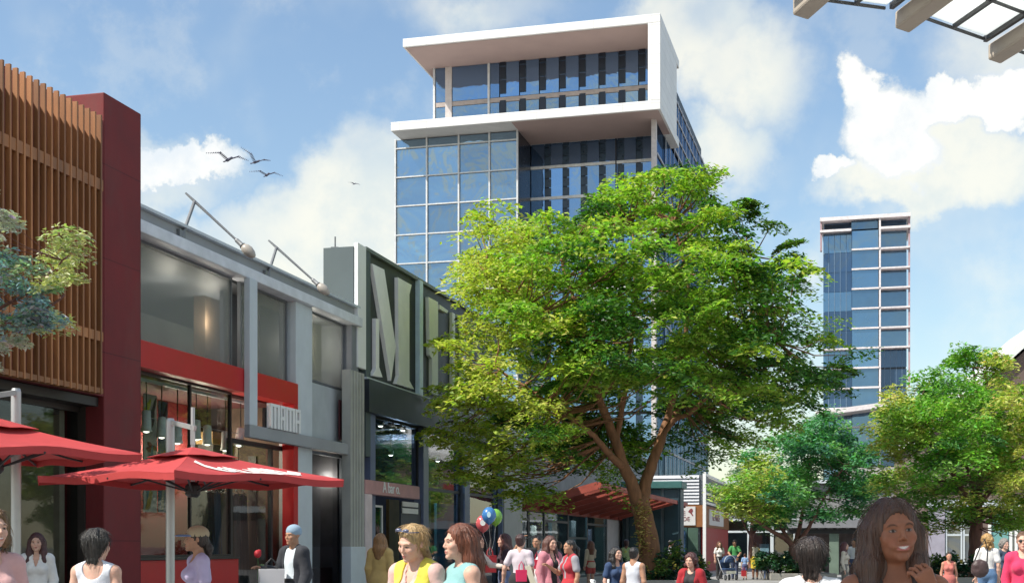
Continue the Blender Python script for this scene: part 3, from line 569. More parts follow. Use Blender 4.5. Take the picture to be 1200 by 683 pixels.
MB().box(xk-.02,xk+.015,yk+.35,yk+.95,.05,zb0_-.05).build('door_leaf',pm('green_door',(.06,.11,.08),.5),B); MB().box(xk-.015,xk+.018,yk+1.1,yk+2.6,.9,zb0_-.25).build('window_picture',pm('blue_picture',(.16,.28,.46),.4,var=.9,scale=1.8),B)
MB().box(xk+.3,xkd,yk+.05,yk+.2,0,zb0_-.003).build('red_door',pm('kiosk_red',(.38,.02,.018),.5,var=.12),B); MB().box(xk+.2,xkd,yk+.25,y1,.02,zb0_-.01).build('core_wall',dgrey,B)
sg=MB().box(xk-.05,xk-.004,yk+.5,yk+2.1,z(615),z(593)).build('sign_board',pm('sign_white',(.66,.64,.62),.6,var=.06),B)
SM=Matrix(((0,0,-1,0),(-1,0,0,0),(0,1,0,0),(0,0,0,1)))                 # lettering on a wall facing down the street
inkm=pm('sign_ink',(.22,.05,.05),.6)
text_obj('sign_lettering','KE\nNADE',.34,inkm,sg,Matrix.Translation((xk-.06,yk+1.28,(z(615)+z(593))/2-.02))@SM,.006)
em=MB(); pts=[(0,.1),(.12,.22),(.2,.2),(.24,.06),(.16,-.02),(.26,-.2),(.2,-.22),(.08,-.06),(-.05,.02)]
em.prism([(xk-.058,yk+.88-a,(z(615)+z(593))/2+.22+b) for a,b in pts],(-.01,0,0)); em.build('sign_emblem',inkm,sg)
sg2=MB().box(xk+2.4,xk+10.5,yk-.05,yk-.004,z(615)+.05,z(594)-.05).build('sign_board',MATS['sign_white'],B)
text_obj('sign_lettering','KE NADE',.62,inkm,sg2,Matrix.Translation((xk+6,yk-.06,(z(615)+z(594))/2))@WALLM,.006,sx=1.6)
# ================= end-of-street shop, awning, distant blocks
xE=104; B=sthing('street_end_shop','glass fronted shop closing the far end of the street','building',xE,5)
ya,yb=-1.5,12.4; MB().box(xE+.3,xE+8,ya,yb,3.6,6.2).build('upper_wall',pm('end_wall',(.22,.22,.22),.8,var=.1),B); MB().box(xE-.2,xE+8,ya,yb,6.21,6.45).build('coping',lgrey,B)
n=8
for k in range(n):
    a=ya+.1+(yb-ya-.2)*k/n; b=ya+.1+(yb-ya-.2)*(k+1)/n
    f=MB(); f.box(xE,xE+.15,a,a+.12,.05,3.58); f.box(xE,xE+.15,b-.12,b-.002,.05,3.58); f.box(xE+.01,xE+.14,a+.12,b-.12,2.55,2.7); f.box(xE+.01,xE+.14,a+.12,b-.12,.05,.3); f.box(xE+.01,xE+.14,a+.12,b-.12,3.45,3.58)
    w=f.build('window',lgrey,B); MB().box(xE+.07,xE+.08,a+.1,b-.1,.3,3.5).build('pane',gm_,w)
MB().box(xE+4,xE+4.2,ya,yb,0,3.6).build('back_wall',pm('lobby_back',(.16,.22,.25)),B); MB().box(xE+.2,xE+4,ya,ya+.2,0,3.6).build('side_wall',intw,B); MB().box(xE+.2,xE+4,yb-.2,yb,0,3.6).build('side_wall',intw,B)
for k in range(5): MB().box(xE+1.5,xE+2,ya+1+k*2,ya+1.7+k*2,.02,1.2+.5*(k%3)).build('display_panel',pm('lobby_panel%d'%(k%4),(.1,.1,.1)),B)
B=sthing('flat_awning','flat grey awning roof on square green posts beyond the forked tree','awning',78,0)
xw=74.; g1=ff(922,600,xw)[0]; g2=ff(1022,600,xw)[0]
zA=ff(970,624,xw)[1]; zB_=ff(970,608,xw)[1]
MB().box(xw,xw+.3,g2,g1,zB_-.45,zB_).build('fascia',pm('awning_grey',(.20,.20,.215),.6,var=.1),B); MB().box(xw+.31,xw+8,g2,g1,zB_-.25,zB_-.05).build('roof',dgrey,B)
for k in range(9):
    a=g1-(g1-g2)*(k+.4)/9; MB().box(xw+.35,xw+8,a-.06,a+.06,zB_-.5,zB_-.252).build('rafter',galv,B)
gp_=pm('green_post',(.13,.18,.14),.6)
for px in (977.5,1012): c=ff(px,640,xw+.6)[0]; MB().box(xw+.4,xw+.9,c-.25,c+.25,0,zB_-.52).build('post',gp_,B,bevel=.02)
MB().box(xw+.35,xw+.6,g2,g1,zB_-.75,zB_-.51).build('beam',black,B)
MB().box(xw+7.7,xw+8,g2,g1,0,zB_-.3).build('rear_wall',pm('awning_back',(.12,.10,.10),.8,var=.4),B)
# right side brick building with a gable
B=thing('brick_building','brown building with pale sloping gable edge, grey windows and teal door','building',P(1150,640,76).xy.to_3d(),R(-8))
br=pm('brown_brick',(.15,.105,.09),.8,var=.12,scale=2); wl=3.7
def bx(px): return (px-1150)/F*76
MB().prism([(bx(1088),0,0),(bx(1330),0,0),(bx(1330),0,13.9),(bx(1235),0,13.9),(bx(1085),0,7.5),(bx(1085),0,0.01)],(0,12,0)).build('wall',br,B)
cp=MB(); 
for (a,za),(b,zb) in (((1078,7.35),(1236,14.2)),): cp.prism([(bx(a),-.35,za),(bx(b),-.35,zb),(bx(b),-.35,zb+.55),(bx(a),-.35,za+.5)],(0,12.6,0))
cp.build('gable_edge',white,B)
MB().box(bx(1088),bx(1300),-.25,-.004,3.7,4.1).build('string_course',lgrey,B)
lav=pm('lavender_front',(.34,.32,.38),.7,var=.15)
MB().box(bx(1090),bx(1108),-.2,-.004,.02,3.65).build('panel',lav,B)
for a,b in ((1109,1128),(1129,1142)): 
    f=MB(); x_a,x_b=bx(a),bx(b); f.box(x_a,x_a+.08,-.15,-.004,.5,3.5); f.box(x_b-.08,x_b,-.15,-.004,.5,3.5); f.box(x_a+.08,x_b-.08,-.15,-.004,3.4,3.5); f.box(x_a+.08,x_b-.08,-.15,-.004,.5,.6); f.box(x_a+.08,x_b-.08,-.14,-.004,2.1,2.2)
    w=f.build('window',lgrey,B); MB().box(x_a+.08,x_b-.08,-.08,-.006,.6,3.4).build('pane',towerglass('house_glass',(.4,.44,.46),(.08,.09,.1),.3),w)
dr=MB().box(bx(1160),bx(1180),-.12,-.004,.02,3.3).build('door',pm('teal_door',(.16,.36,.34),.5),B); MB().ball((bx(1162.5),-.16,1.1),.06).build('handle',steel,dr)
for a in (1157.5,1181,1187): MB().box(bx(a),bx(a)+.14,-.2,-.004,.02,3.6).build('jamb',white,B)
MB().box(bx(1183),bx(1260),-.1,-.005,.6,3.3).build('window',MATS['house_glass'],B)
# podium between the trees
B=thing('podium_block','beige low block with dark louvred openings below the distant tower','building',P(1015,640,150).xy.to_3d(),R(-15))
MB().box(-3.,9,0,12,0,10.2).build('wall',pm('beige_wall',(.36,.34,.32),.8,var=.1),B)
for k in range(3):
    f=MB(); 
    for j in range(4): f.box(-.8,7.5,-.12,-.004,1.6+k*2.9+j*.4,1.85+k*2.9+j*.4)
    f.build('louvre_panel',pm('louvre_brown',(.06,.05,.045),.7),B)
# ---- shop interior lights: near the lit lamps in some windows, added fill elsewhere
def bulb(x,y,z,e,c=(1,.88,.70),r=.12):
    l=bpy.data.lights.new('shop_lamp_fill','POINT'); l.energy=e; l.color=c; l.shadow_soft_size=r; o=link(bpy.data.objects.new('shop_lamp_fill',l)); o.location=W(x,y,z)
for px in (185,225,262): bulb(col(px,15.2),15.0,3.6,75)
bulb(col(322,15.6),15.3,3.2,45)
for px in (190,240,320,385): bulb(col(px,14.9),14.75 if px<300 else 13.95,zc0-.6,70,(1,.95,.82),.2)
bulb(col(376,13.9),13.75,3.3,22); bulb(col(55,14.5),14.4,zs0-.8,170); bulb(col(20,14.5),14.4,zs0-.9,150)  # first one is added fill for the dark mannequin window
for px in (455,520,565): bulb(col(px,15.5),15.2,4.6,170,(.85,.92,1))
for px in (640,700,745): bulb(col(px,15),14.9,2.9,140,(.85,.95,1))  # added fill inside the glazed shop, which has no lamps
# ================= glass tower behind the big tree (street coordinates)
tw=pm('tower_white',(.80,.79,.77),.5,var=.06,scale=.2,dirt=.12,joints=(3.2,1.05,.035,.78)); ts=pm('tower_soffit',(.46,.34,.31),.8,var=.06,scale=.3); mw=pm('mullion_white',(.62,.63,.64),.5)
tg=towerglass('tower_glass',(.32,.44,.54),(.02,.055,.12),.60,.10,.13); tg2=towerglass('tower_glass_dark',(.26,.40,.58),(.015,.06,.15),.58,.12,.04); tg3=towerglass('tower_glass_side',(.10,.16,.26),(.008,.016,.035),.35,.12,.03)
spd=pm('spandrel_dark',(.010,.016,.03),.35)
X1=149.1; yL=ff(463,300,X1)[0]; yM=ff(606,300,X1)[0]; yR=ff(768,300,X1)[0]; X2=155.3; XB=199.
B=sthing('glass_tower','tall blue glass tower topped by a white framed overhanging box','tower',X1,yR)
z_sl0=ff(774,128,146)[1]; z_sl1=ff(774,117,146)[1]; z_t0=58.0; z_t1=58.95
# core volumes a little behind the glass
MB().box(X1+.4,XB,yM+.0,yL-.2,0,z_sl0-.02).build('core',spd,B); MB().box(X2+.5,XB-.2,yR+.5,yM-.01,0,z_sl0-.03).build('core',spd,B)
fl=3.34; zl0=ff(463,174.5,X1)[1]
# grid bay
nw=0; cols=[yL-(yL-yM)*q for q in (0,.262,.525,.775,1.)]; rest=MB()
z=zl0; rows=[(zl0,z_sl0-.05)]
while z>fl: rows.append((z-fl,z)); z-=fl
for (a,b) in rows:
    for c in range(4):
        g=(X1+.25,X1+.3,cols[c+1]+.06,cols[c]-.06,a+.06,b-.06)
        if nw<60: MB().box(*g).build('window',tg,B); nw+=1
        else: rest.box(*g)
r=rest.build('window_grid',tg,B); r['kind']='stuff'
for c in cols: MB().box(X1,X1+.3,c-.09,c+.09,0,z_sl0-.01).build('mullion',mw,B)
tr=MB()
for (a,b) in rows:
    for c in range(4): tr.box(X1+.03,X1+.28,cols[c+1]+.092,cols[c]-.092,a-.07,a+.07)
tr.build('transom_grid',mw,B)  # horizontal transom bars between the mullions of the grid bay
MB().box(X1+.31,X2+.2,yM-.05,yM+.0,0,z_sl0-.02).build('return_wall',pm('return_glass',(.03,.035,.05),.25,var=.4,scale=.3),B)
# recessed bay with spandrel strips
fh=3.62; ztop=ff(640,162,X2)[1]
nst=7; ws=(yM-yR-.6)/(nst); cnt=0; rest=MB(); spn=MB(); slab=0
zf=ztop; k=0
edges=[ztop+2.2]
while zf>1: edges.append(zf); zf-=fh
for i in range(len(edges)-1):
    b,a=edges[i],edges[i+1]
    if i==0: b=min(b,z_sl0-.02)
    for s_ in range(nst):
        y0=yR+.5+s_*ws
        g=(X2,X2+.06,y0+.55,y0+ws-.02,a+.35,b-.03)
        if cnt<40: MB().box(*g).build('window',tg2,B); cnt+=1
        else: rest.box(*g)
        sh=.0 if i%2 else 0
        for q in range(3): spn.box(X2-.06,X2+.05,y0-.25+ (1.5 if i==0 else 0)*0,y0+.5,a+.37+q*(b-a-.4)/3,a+.3+(q+.94)*(b-a-.4)/3+.04)
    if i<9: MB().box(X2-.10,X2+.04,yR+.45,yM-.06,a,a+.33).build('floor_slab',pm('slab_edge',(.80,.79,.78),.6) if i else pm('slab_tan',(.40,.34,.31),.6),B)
r=rest.build('window_grid',tg2,B); r['kind']='stuff'; r=spn.build('spandrel_strip',pm('spandrel_blue',(.02,.045,.08),.3,var=.4),B); r['kind']='stuff'
for px in (722,):
    yy=ff(px,200,X2)[0]; MB().box(X2-.2,X2-.07,yy-.06,yy+.06,20,z_sl0-.03).build('mullion',black,B)
MB().box(X1,X1+.9,yR-.05,yR+.45,0,z_sl0-.02).build('corner_column',pm('column_pale',(.55,.5,.48),.6),B); MB().box(X1+.95,X2+.4,yR+.02,yR+.1,0,z_sl0-.03).build('window',tg3,B)
# side facing the street
sp=MB(); cnt=0; gs=MB(); nb=12; xb0=X2+.5
for i in range(17):
    a=z_sl0-.03-(i+1)*fh*1.0
    if a<0: break
    gs.box(xb0+.02,XB,yR-.06,yR+.0,a+.25,a+fh-.02)
    MB().box(xb0,XB+.2,yR-.16,yR+.02,a,a+.24).build('floor_band',pm('band_grey',(.42,.42,.46),.5),B)
    MB().box(X1+.91,xb0-.01,yR-.12,yR+.0,a,a+.2).build('floor_band',MATS['band_grey'],B)
zt2=z_t0-2.0
MB().box(X1+5,XB,yR-.06,yR+.5,z_sl0+.5,zt2).build('side_glazing',tg3,B); 
for i in range(4): MB().box(XB-43,XB+.1,yR-.16,yR-.061,z_sl0+.6+i*2.1,z_sl0+.8+i*2.1).build('floor_band',MATS['band_grey'],B)
gs.build('side_glazing',tg3,B)
for i in range(nb+1):
    xx=xb0+.1+(XB-xb0-.2)*i/nb; MB().box(xx-.08,xx+.08,yR-.2,yR-.162,0,zt2).build('mullion',mw if i%3==0 else MATS['band_grey'],B)
# the white frame: floor slab, roof slab, end wall
ya=21.9; yb0=ff(458,148,146)[0]; yt=ff(472,50,146)[0]; XF=146.; XK=158.9
MB().box(XF,XK+2,ya,yb0,z_sl0,z_sl1).build('frame_slab',tw,B,bevel=.05); MB().box(XF,XK+2,ya,yt,z_t0,z_t1).build('roof_slab',tw,B,bevel=.05)
MB().box(XF,XK,ya,ya+1.35,z_sl1+.002,z_t0-.002).build('frame_end_wall',tw,B,bevel=.05)
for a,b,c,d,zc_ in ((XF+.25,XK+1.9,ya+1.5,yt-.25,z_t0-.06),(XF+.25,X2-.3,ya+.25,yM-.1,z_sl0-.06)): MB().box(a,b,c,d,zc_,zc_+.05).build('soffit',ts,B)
# glass box under the roof slab
Xu=153.1; yu=ff(508.5,100,Xu)[0]; yv=ya+1.36; zu0,zu1=z_sl1+.004,z_t0-.07
MB().box(Xu+.5,XB-5,yv,yu-.4,zu0,zu1).build('core',pm('upper_core',(.04,.06,.09),.6),B)
zm=(zu0+zu1)/2-.15
def ub(px): return ff(px,100,Xu)[0]
yy=[ub(508.5),ub(525.5),ub(572.5)]+[ub(585+23.3*k) for k in range(8)]+[yv]
for i in range(len(yy)-1):
    for a,b in ((zu0,zm-.35),(zm+.2,zu1)):
        MB().box(Xu+.2,Xu+.26,yy[i+1]+.06,yy[i]-.06,a+.05,b-.03).build('window',tg2 if a>zm else tg,B)
sp=MB()
for k in range(8):
    c=ub(586.5+23.3*k); h=(zu1-zu0)
    for q,(a,b) in enumerate(((.02,.18),(.20,.46),(.56,.74),(.76,.93),(.945,.995))): sp.box(Xu+.05,Xu+.19,c-.62,c+.1,zu0+h*a,zu0+h*b)
    sp.build('spandrel_tile',spd,B); sp=MB()
MB().box(Xu+.1,Xu+.3,yv+.01,yu-.01,zm-.33,zm+.18).build('floor_slab',MATS['slab_tan'],B)
for c,w in ((ub(508.5),.12),(ub(525.5),.4),(ub(572.5),.12)): MB().box(Xu,Xu+.19,c-w,c+w,zu0,zu1).build('mullion',mw if w<.3 else pm('column_pale',(.5,.5,.5)),B)
# left flank of the box and of the tower
MB().box(Xu+.3,XB-5,yu-.3,yu-.24,zu0,zu1).build('side_glazing',tg3,B); MB().box(X1+.3,XB,yL-.15,yL-.09,0,z_sl0-.02).build('side_glazing',tg3,B)
# ================= the second tower
Xs=236.; B=sthing('balcony_tower','slim distant blue glass tower with thin white floor ledges','tower',Xs,0)
fy=lambda px:ff(px,400,Xs)[0]; fz=lambda py:ff(1000,py,Xs)[1]
a,b,c,d=fy(964),fy(998.5),fy(1030),fy(1064); zt_=fz(259); g=towerglass('slim_glass',(.24,.37,.50),(.03,.085,.16),.45,.08,.05); g2=towerglass('slim_glass_dark',(.12,.19,.30),(.02,.05,.10),.35,.08,.04); lw=pm('ledge_white',(.78,.72,.72),.5); pnk=pm('edge_pink',(.45,.30,.32),.7)
MB().box(Xs+1.,Xs+18,d+.3,a-.3,0,zt_-.3).build('core',spd,B)
zb=fz(272); z=zb; h=3.3; n=0
zz_=[zb]; 
while z>3: z-=h; zz_.append(z)
for i in range(len(zz_)-1):
    t_,u_=zz_[i],zz_[i+1]
    MB().box(Xs-.8,Xs-.7,c+.1,b-.02,u_+.29,t_-.02).build('window',g,B); MB().box(Xs-1.1,Xs-.1,c-.05,b+.05,u_,u_+.28).build('ledge',lw,B)
    MB().box(Xs+.5,Xs+.6,b+.1,a-.1,u_+.05,t_-.0).build('window',g2 if i%3 else g,B)
    MB().box(Xs+.9,Xs+.99,d+.2,c-.1,u_+.29,t_-.02).build('window',g2 if i>5 else g,B)
    if i<6: MB().box(Xs-1.0,Xs+.8,d-.3,c-.06,u_,u_+.26).build('ledge',lw,B)
    if i==5 or i>5 and i<11: MB().box(Xs-(.9 if i==5 else .3),Xs+.5,b+.06,a+(.4 if i==5 else .1),u_,u_+.24).build('ledge',lw,B)
vt=MB()
for k in range(1,5): yy_=b+(a-b)*k/5; vt.box(Xs+.42,Xs+.49,yy_-.04,yy_+.04,0,zb-.3)
for k in range(1,5): yy_=d+(c-d)*k/5; vt.box(Xs+.84,Xs+.89,yy_-.035,yy_+.035,0,zz_[6])
vt.build('mullion_grid',pm('slim_mullion',(.16,.24,.34),.5),B)
MB().box(Xs-.7,Xs+1.,b+.0,b+.08,0,zb).build('return_wall',g2,B); MB().box(Xs-1.,Xs+.9,c-.3,c-.0,0,zt_-.01).build('white_fin',lw,B)
MB().box(Xs-1.2,Xs+18,d-.4,a+.4,zt_,zt_+.6).build('roof_slab',lw,B); MB().box(Xs-1.1,Xs+.9,b+.1,a+.4,zb-.0,zb+.4).build('ledge',lw,B); MB().box(Xs-1.1,Xs+.9,d-.4,c-.31,zb-.0,zb+.4).build('ledge',lw,B)
MB().box(Xs+.0,Xs+.3,c+.2,b+.1,zb+.41,zt_-.01).build('window',g,B); MB().box(Xs+1.,Xs+1.2,d+.2,c-.32,zb+.42,zt_-.01).build('window',g2,B); MB().box(Xs+1.,Xs+1.2,b+.2,a-.2,zb+.42,zt_-.01).build('window',g2,B)
for yq,q in ((a+.25,zz_[4]-1),(d-.2,zz_[8])): MB().box(Xs-.6,Xs+.4,yq-.14,yq+.14,q if yq>c else q,zt_-.01 if yq<c else zb+.0).build('side_fin',pnk,B) if yq<c else MB().box(Xs-.6,Xs+.4,yq-.14,yq+.14,zb-3,zt_-.01).build('side_fin',pnk,B)
z2=fz(487); MB().prism([(Xs-6,d+2.5,z2+.9),(Xs-6,a+1,z2-.5),(Xs-6,a+1,z2+.3),(Xs-6,d+2.5,z2+1.7)],(7.1,0,0)).build('porch_roof',lw,B)
# ================= glass canopy corner overhead
B=thing('glass_canopy','glass canopy corner with beige beams overhead','canopy',P(1057,26,8))
A0=P(1057,26,8.0); D0=P(1165,63,8.0*612/575*1.0)-A0; ex=Vector((D0.x,D0.y,0)); sp_=ex.length; ex.normalize()
ey=Vector((.22,-.975,0)).normalized()             # beams run back over the camera's side
bm_=pm('beam_beige',(.42,.36,.29),.7,var=.12,bump=.2,bscale=12); cg=pm('canopy_frost',(.88,.90,.88),.35,trans=.8,var=.08,scale=3); bar=pm('canopy_bar',(.045,.045,.045),.5)
koff=lambda k: Vector((-.64,-.20,0)) if k<0 else ex*(sp_*k)
for k in (-1,0,1,2,3):
    o=koff(k); e=o+ey*6; u=ex*.065
    MB().prism([o-u+Vector((0,0,-.055)),o+u+Vector((0,0,-.055)),o+u+Vector((0,0,.045)),o-u+Vector((0,0,.045))],ey*6).build('beam',bm_,B,bevel=.012)
    MB().bar(o-ex*.11+Vector((0,0,.058))+ey*.02,o-ex*.11+ey*6+Vector((0,0,.058)),.025,.035).build('glazing_bar',bar,B); MB().bar(o+ex*.11+Vector((0,0,.058))+ey*.02,o+ex*.11+ey*6+Vector((0,0,.058)),.025,.035).build('glazing_bar',bar,B)
    if k<3:
        nx_=koff(k+1); dv=(nx_-o).normalized(); a_=o+dv*.13; b_=nx_-dv*.13; m_=(a_+b_)/2
        MB().prism([a_+Vector((0,0,.066))+ey*.05,b_+Vector((0,0,.066))+ey*.05,b_+Vector((0,0,.066))+ey*6,a_+Vector((0,0,.066))+ey*6],(0,0,.015)).build('glass_panel',cg,B)
        MB().bar(m_+Vector((0,0,.054))+ey*.05,m_+Vector((0,0,.054))+ey*6,.02,.025).build('glazing_bar',bar,B)
        for q in range(14): MB().bar(a_+ey*(.03+q*.42)+Vector((0,0,.0535)),b_+ey*(.03+q*.42)+Vector((0,0,.0535)),.012,.016).build('glazing_bar',bar,B)
for o in (ex*(sp_*2.6)+ey*1.2,ex*(sp_*2.6)+ey*5.5):
    MB().box(o.x-.12,o.x+.12,o.y-.12,o.y+.12,-A0.z,-.055).build('post',bm_,B)
o=ex*(sp_*-1.2)+ey*5.5; MB().bar(ex*(sp_*-1.2)+ey*5.2+Vector((0,0,-.178)),ex*(sp_*3.2)+ey*5.2+Vector((0,0,-.178)),.2,.24).build('cross_beam',bm_,B)
# ================= trees and shrubs
def barkmat(name, col):
    return pm(name, col, .85, var=.35, scale=2.5, stretch=(3,3,.6), bump=.9, bscale=9)
bark=barkmat('bark_brown',(.22,.105,.05)); bark2=barkmat('bark_red',(.16,.075,.06)); leafm=leafmat('leaf',.45); leafd=leafmat('leaf_thick',.25)
def inpoly(x,y,pg):
    c=False; n=len(pg); j=n-1
    for i in range(n):
        if (pg[i][1]>y)!=(pg[j][1]>y) and x<(pg[j][0]-pg[i][0])*(y-pg[i][1])/(pg[j][1]-pg[i][1])+pg[i][0]: c=not c
        j=i
    return c
def leaves(centers, radii, ncount, size, cols, rng, flat=.3, tilt=.55, droop=.25, aspect=.42, jit=.28):
    """leaf faces spread through flattened sprays; each leaf a folded rhomb with its own colour"""
    nP=len(centers); idx=np.repeat(np.arange(nP),ncount); N=len(idx)
    d=rng.normal(size=(N,3)); d/=np.linalg.norm(d,axis=1)[:,None]; r=rng.random(N)**.45
    off=d*r[:,None]*radii[idx]; 
    tl=rng.normal(0,.22,(nP,2)); off[:,2]=off[:,2]*flat+off[:,0]*tl[idx,0]+off[:,1]*tl[idx,1]-droop*(off[:,0]**2+off[:,1]**2)/np.maximum(radii[idx,0],.1)
    # ragged edge: push leaves into little twig clusters
    q=centers[idx]+off; q+=.12*radii[idx]*np.stack([vnoise(q*2.3,5),vnoise(q*2.3,6),vnoise(q*2.3,7)],1)
    a=rng.random(N)*2*np.pi; out=np.arctan2(off[:,1],off[:,0]); a=out+rng.normal(0,.9,N)
    dirv=np.stack([np.cos(a),np.sin(a),rng.normal(-.15,.35,N)],1); dirv/=np.linalg.norm(dirv,axis=1)[:,None]
    nrm=np.stack([rng.normal(0,tilt,N),rng.normal(0,tilt,N),np.ones(N)],1); nrm/=np.linalg.norm(nrm,axis=1)[:,None]
    side=np.cross(nrm,dirv); side/=np.linalg.norm(side,axis=1)[:,None]
    s=size*(.6+.8*rng.random(N))[:,None]
    up=np.cross(dirv,side)
    V=np.stack([q-dirv*s*.5,q+side*s*aspect*.5+up*s*.07,q+dirv*s*.5,q-side*s*aspect*.5+up*s*.07],1).reshape(-1,3)
    c=np.asarray(cols)[idx]*(1+jit*rng.normal(size=(N,1)))*(1+.12*rng.normal(size=(N,3)))
    return V, np.arange(N*4).reshape(-1,4), np.clip(c,.004,.6)
def crown(name, parts, mat, parent):
    V=[];Fq=[];C=[];b=0
    for v,f,c in parts: V.append(v);Fq.append(f+b);C.append(c);b+=len(v)
    o=npmesh(name,np.concatenate(V)-np.array(parent.location)[None,:],np.concatenate(Fq),mat,parent,smooth=False,col=np.concatenate(C)); return o
def limbpts(pts,n=5,wob=.05,rng=random):
    pts=[Vector(p) for p in pts]; out=[]
    for i in range(len(pts)-1):
        p0=pts[max(i-1,0)];p1=pts[i];p2=pts[i+1];p3=pts[min(i+2,len(pts)-1)]
        for k in range(n):
            t=k/n; q=.5*((2*p1)+(p2-p0)*t+(2*p0-5*p1+4*p2-p3)*t*t+(3*p1-p0-3*p2+p3)*t**3)
            out.append(q+Vector((rng.uniform(-wob,wob),rng.uniform(-wob,wob),0)))
    out.append(pts[-1]); return out
def rad(n,a,b): return [a+(b-a)*(i/(n-1))**.8 for i in range(n)]
def grow(mb, centers, limbs, rng, frac=1., r0=.035):
    """twigs from the nearest point of the limbs out to the sprays"""
    L=np.array([tuple(p) for l in limbs for p in l[len(l)//3:]])
    for c in centers:
        if rng.random()>frac: continue
        d=np.linalg.norm((L-c)*np.array([1,1,1.]),axis=1)+.6*np.maximum(0,L[:,2]-c[2]); k=int(np.argmin(d)); a=Vector(L[k]); b=Vector(c); m=a.lerp(b,.5)+Vector((0,0,-.10*(b-a).length))+Vector(rng.normal(0,.08,3))
        if (b-a).length>.3: mb.tube([a,a.lerp(m,.5),m,b],[r0*1.4,r0,r0*.7,r0*.25],5,caps=False)
def plant(name,label,cat,loc,group=None): return thing(name,label,cat,loc,0,group)
# ---- the big tree
rng=np.random.default_rng(11); YT=40.
T=plant('plaza_tree','big spreading tree with yellow green crown and forked brown trunk','tree',(GX(765,YT),YT,0))
o=Vector(T.location)
def tp(px,py,dy=0.): return P(px,py,YT+dy)
base=Vector((GX(763,YT),YT,.0))
trunk=limbpts([base,tp(762,655),tp(759,630),tp(754,605,.05),tp(748,582,.1)],5,.012)
limbs=[limbpts([tp(750,592,.0),tp(738,562,-.1),tp(722,520,-.3),tp(704,470,-.6),tp(690,420,-1.2),tp(672,350,-1.6),tp(655,300,-1.2)],5,.03),
 limbpts([tp(752,590,.1),tp(762,548,.2),tp(776,510,.3),tp(786,480,.5),tp(800,420,.8),tp(806,340,.6),tp(790,260,.4)],5,.03),
 limbpts([tp(775,512,.3),tp(792,490,.1),tp(812,482,-.2),tp(860,430,-1.),tp(910,400,-1.2)],5,.03),
 limbpts([tp(733,550,-.1),tp(712,530,-.7),tp(690,505,-1.5),tp(640,470,-2.2),tp(580,430,-2.)],5,.03),
 limbpts([tp(738,562,.2),tp(720,520,1.5),tp(690,440,2.8),tp(640,380,3.2),tp(590,340,2.6)],5,.03),
 limbpts([tp(770,520,.4),tp(800,470,2.),tp(850,400,3.),tp(900,350,2.5)],5,.03),
 limbpts([tp(722,520,-.3),tp(735,440,-.4),tp(745,340,-.6),tp(740,260,-.4)],5,.03),
 limbpts([tp(800,420,.8),tp(850,350,.4),tp(880,300,.2)],5,.03), limbpts([tp(690,420,-1.2),tp(630,370,-2.4),tp(570,320,-1.8)],5,.03)]
mb=MB(); mb.tube([p-o for p in trunk],[.37-.10*(i/(len(trunk)-1))**.6+(.12*max(0,1-i/4)) for i in range(len(trunk))],14)
for i,l in enumerate(limbs): mb.tube([p-o for p in l],rad(len(l),[.23,.21,.11,.14,.14,.12,.10,.09,.09][i],.03),9)
pg=[(545,262),(575,240),(610,245),(640,256),(680,262),(690,235),(720,215),(765,195),(800,197),(832,205),(838,230),(870,235),(900,262),(915,270),(935,300),(945,325),(935,345),(950,370),(975,385),(1000,425),(985,450),(950,460),(930,490),(900,510),(870,520),(840,545),(800,550),(770,548),(720,570),(690,590),(650,595),(600,580),(560,560),(535,548),(512,522),(515,495),(530,470),(520,455),(545,440),(530,405),(552,385),(545,350),(535,325),(558,300)]
C=[];A=[];K=[]
n=0
while len(C)<385 and n<16000:
    n+=1; px=rng.uniform(505,1000); py=rng.uniform(195,595)
    if not inpoly(px,py,pg): continue
    ex=((px-745)/250); ez=((py-395)/205); rr=min(1,math.hypot(ex,ez)); Dm=5.4*math.sqrt(max(.06,1-rr*rr))
    dy=rng.uniform(-1,1); dy=math.copysign(abs(dy)**.6,dy)*Dm
    if 665<px<835 and py>440 and dy<1.4: continue
    if py>545 and dy<.8: continue
    if vnoise(np.array([[px/38.,py/26.,dy*.5]]),8)[0]<-.30: continue
    pad=.5+.5*rng.random()
    edge=min(min(abs(px-508),abs(px-998))/40,1)
    p=tp(px,py,dy); q=np.array(p)
    if C and np.min(np.linalg.norm((np.array(C)-q)*np.array([1,1,1.6]),axis=1))<.53: continue
    C.append(q); A.append([pad*1.15,pad*1.15,pad])
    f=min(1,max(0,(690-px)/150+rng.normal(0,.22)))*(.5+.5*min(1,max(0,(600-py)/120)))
    gcol=np.array([.25,.38,.055]); sun_ycol=np.array([.62,.62,.13]); dcol=np.array([.06,.15,.03]); lcol=np.array([.34,.46,.07])  # sunlit left and darker right put into leaf colour, over some real yellow
    c=gcol*(1-f)+sun_ycol*f; u=rng.random()
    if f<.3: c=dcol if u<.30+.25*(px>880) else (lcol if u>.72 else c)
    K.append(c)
k=0
while k<55:
    px=rng.uniform(590,900); py=rng.uniform(270,462)
    if not inpoly(px,py,pg): continue
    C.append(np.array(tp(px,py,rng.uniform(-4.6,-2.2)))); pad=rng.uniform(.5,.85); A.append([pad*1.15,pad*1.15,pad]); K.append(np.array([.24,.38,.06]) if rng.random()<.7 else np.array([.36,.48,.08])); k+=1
k=0
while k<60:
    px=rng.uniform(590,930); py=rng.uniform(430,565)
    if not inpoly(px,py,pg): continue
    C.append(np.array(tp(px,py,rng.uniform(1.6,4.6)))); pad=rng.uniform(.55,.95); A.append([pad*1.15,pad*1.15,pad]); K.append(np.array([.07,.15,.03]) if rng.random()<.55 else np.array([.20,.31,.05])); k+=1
C=np.array(C);A=np.array(A);K=np.array(K)
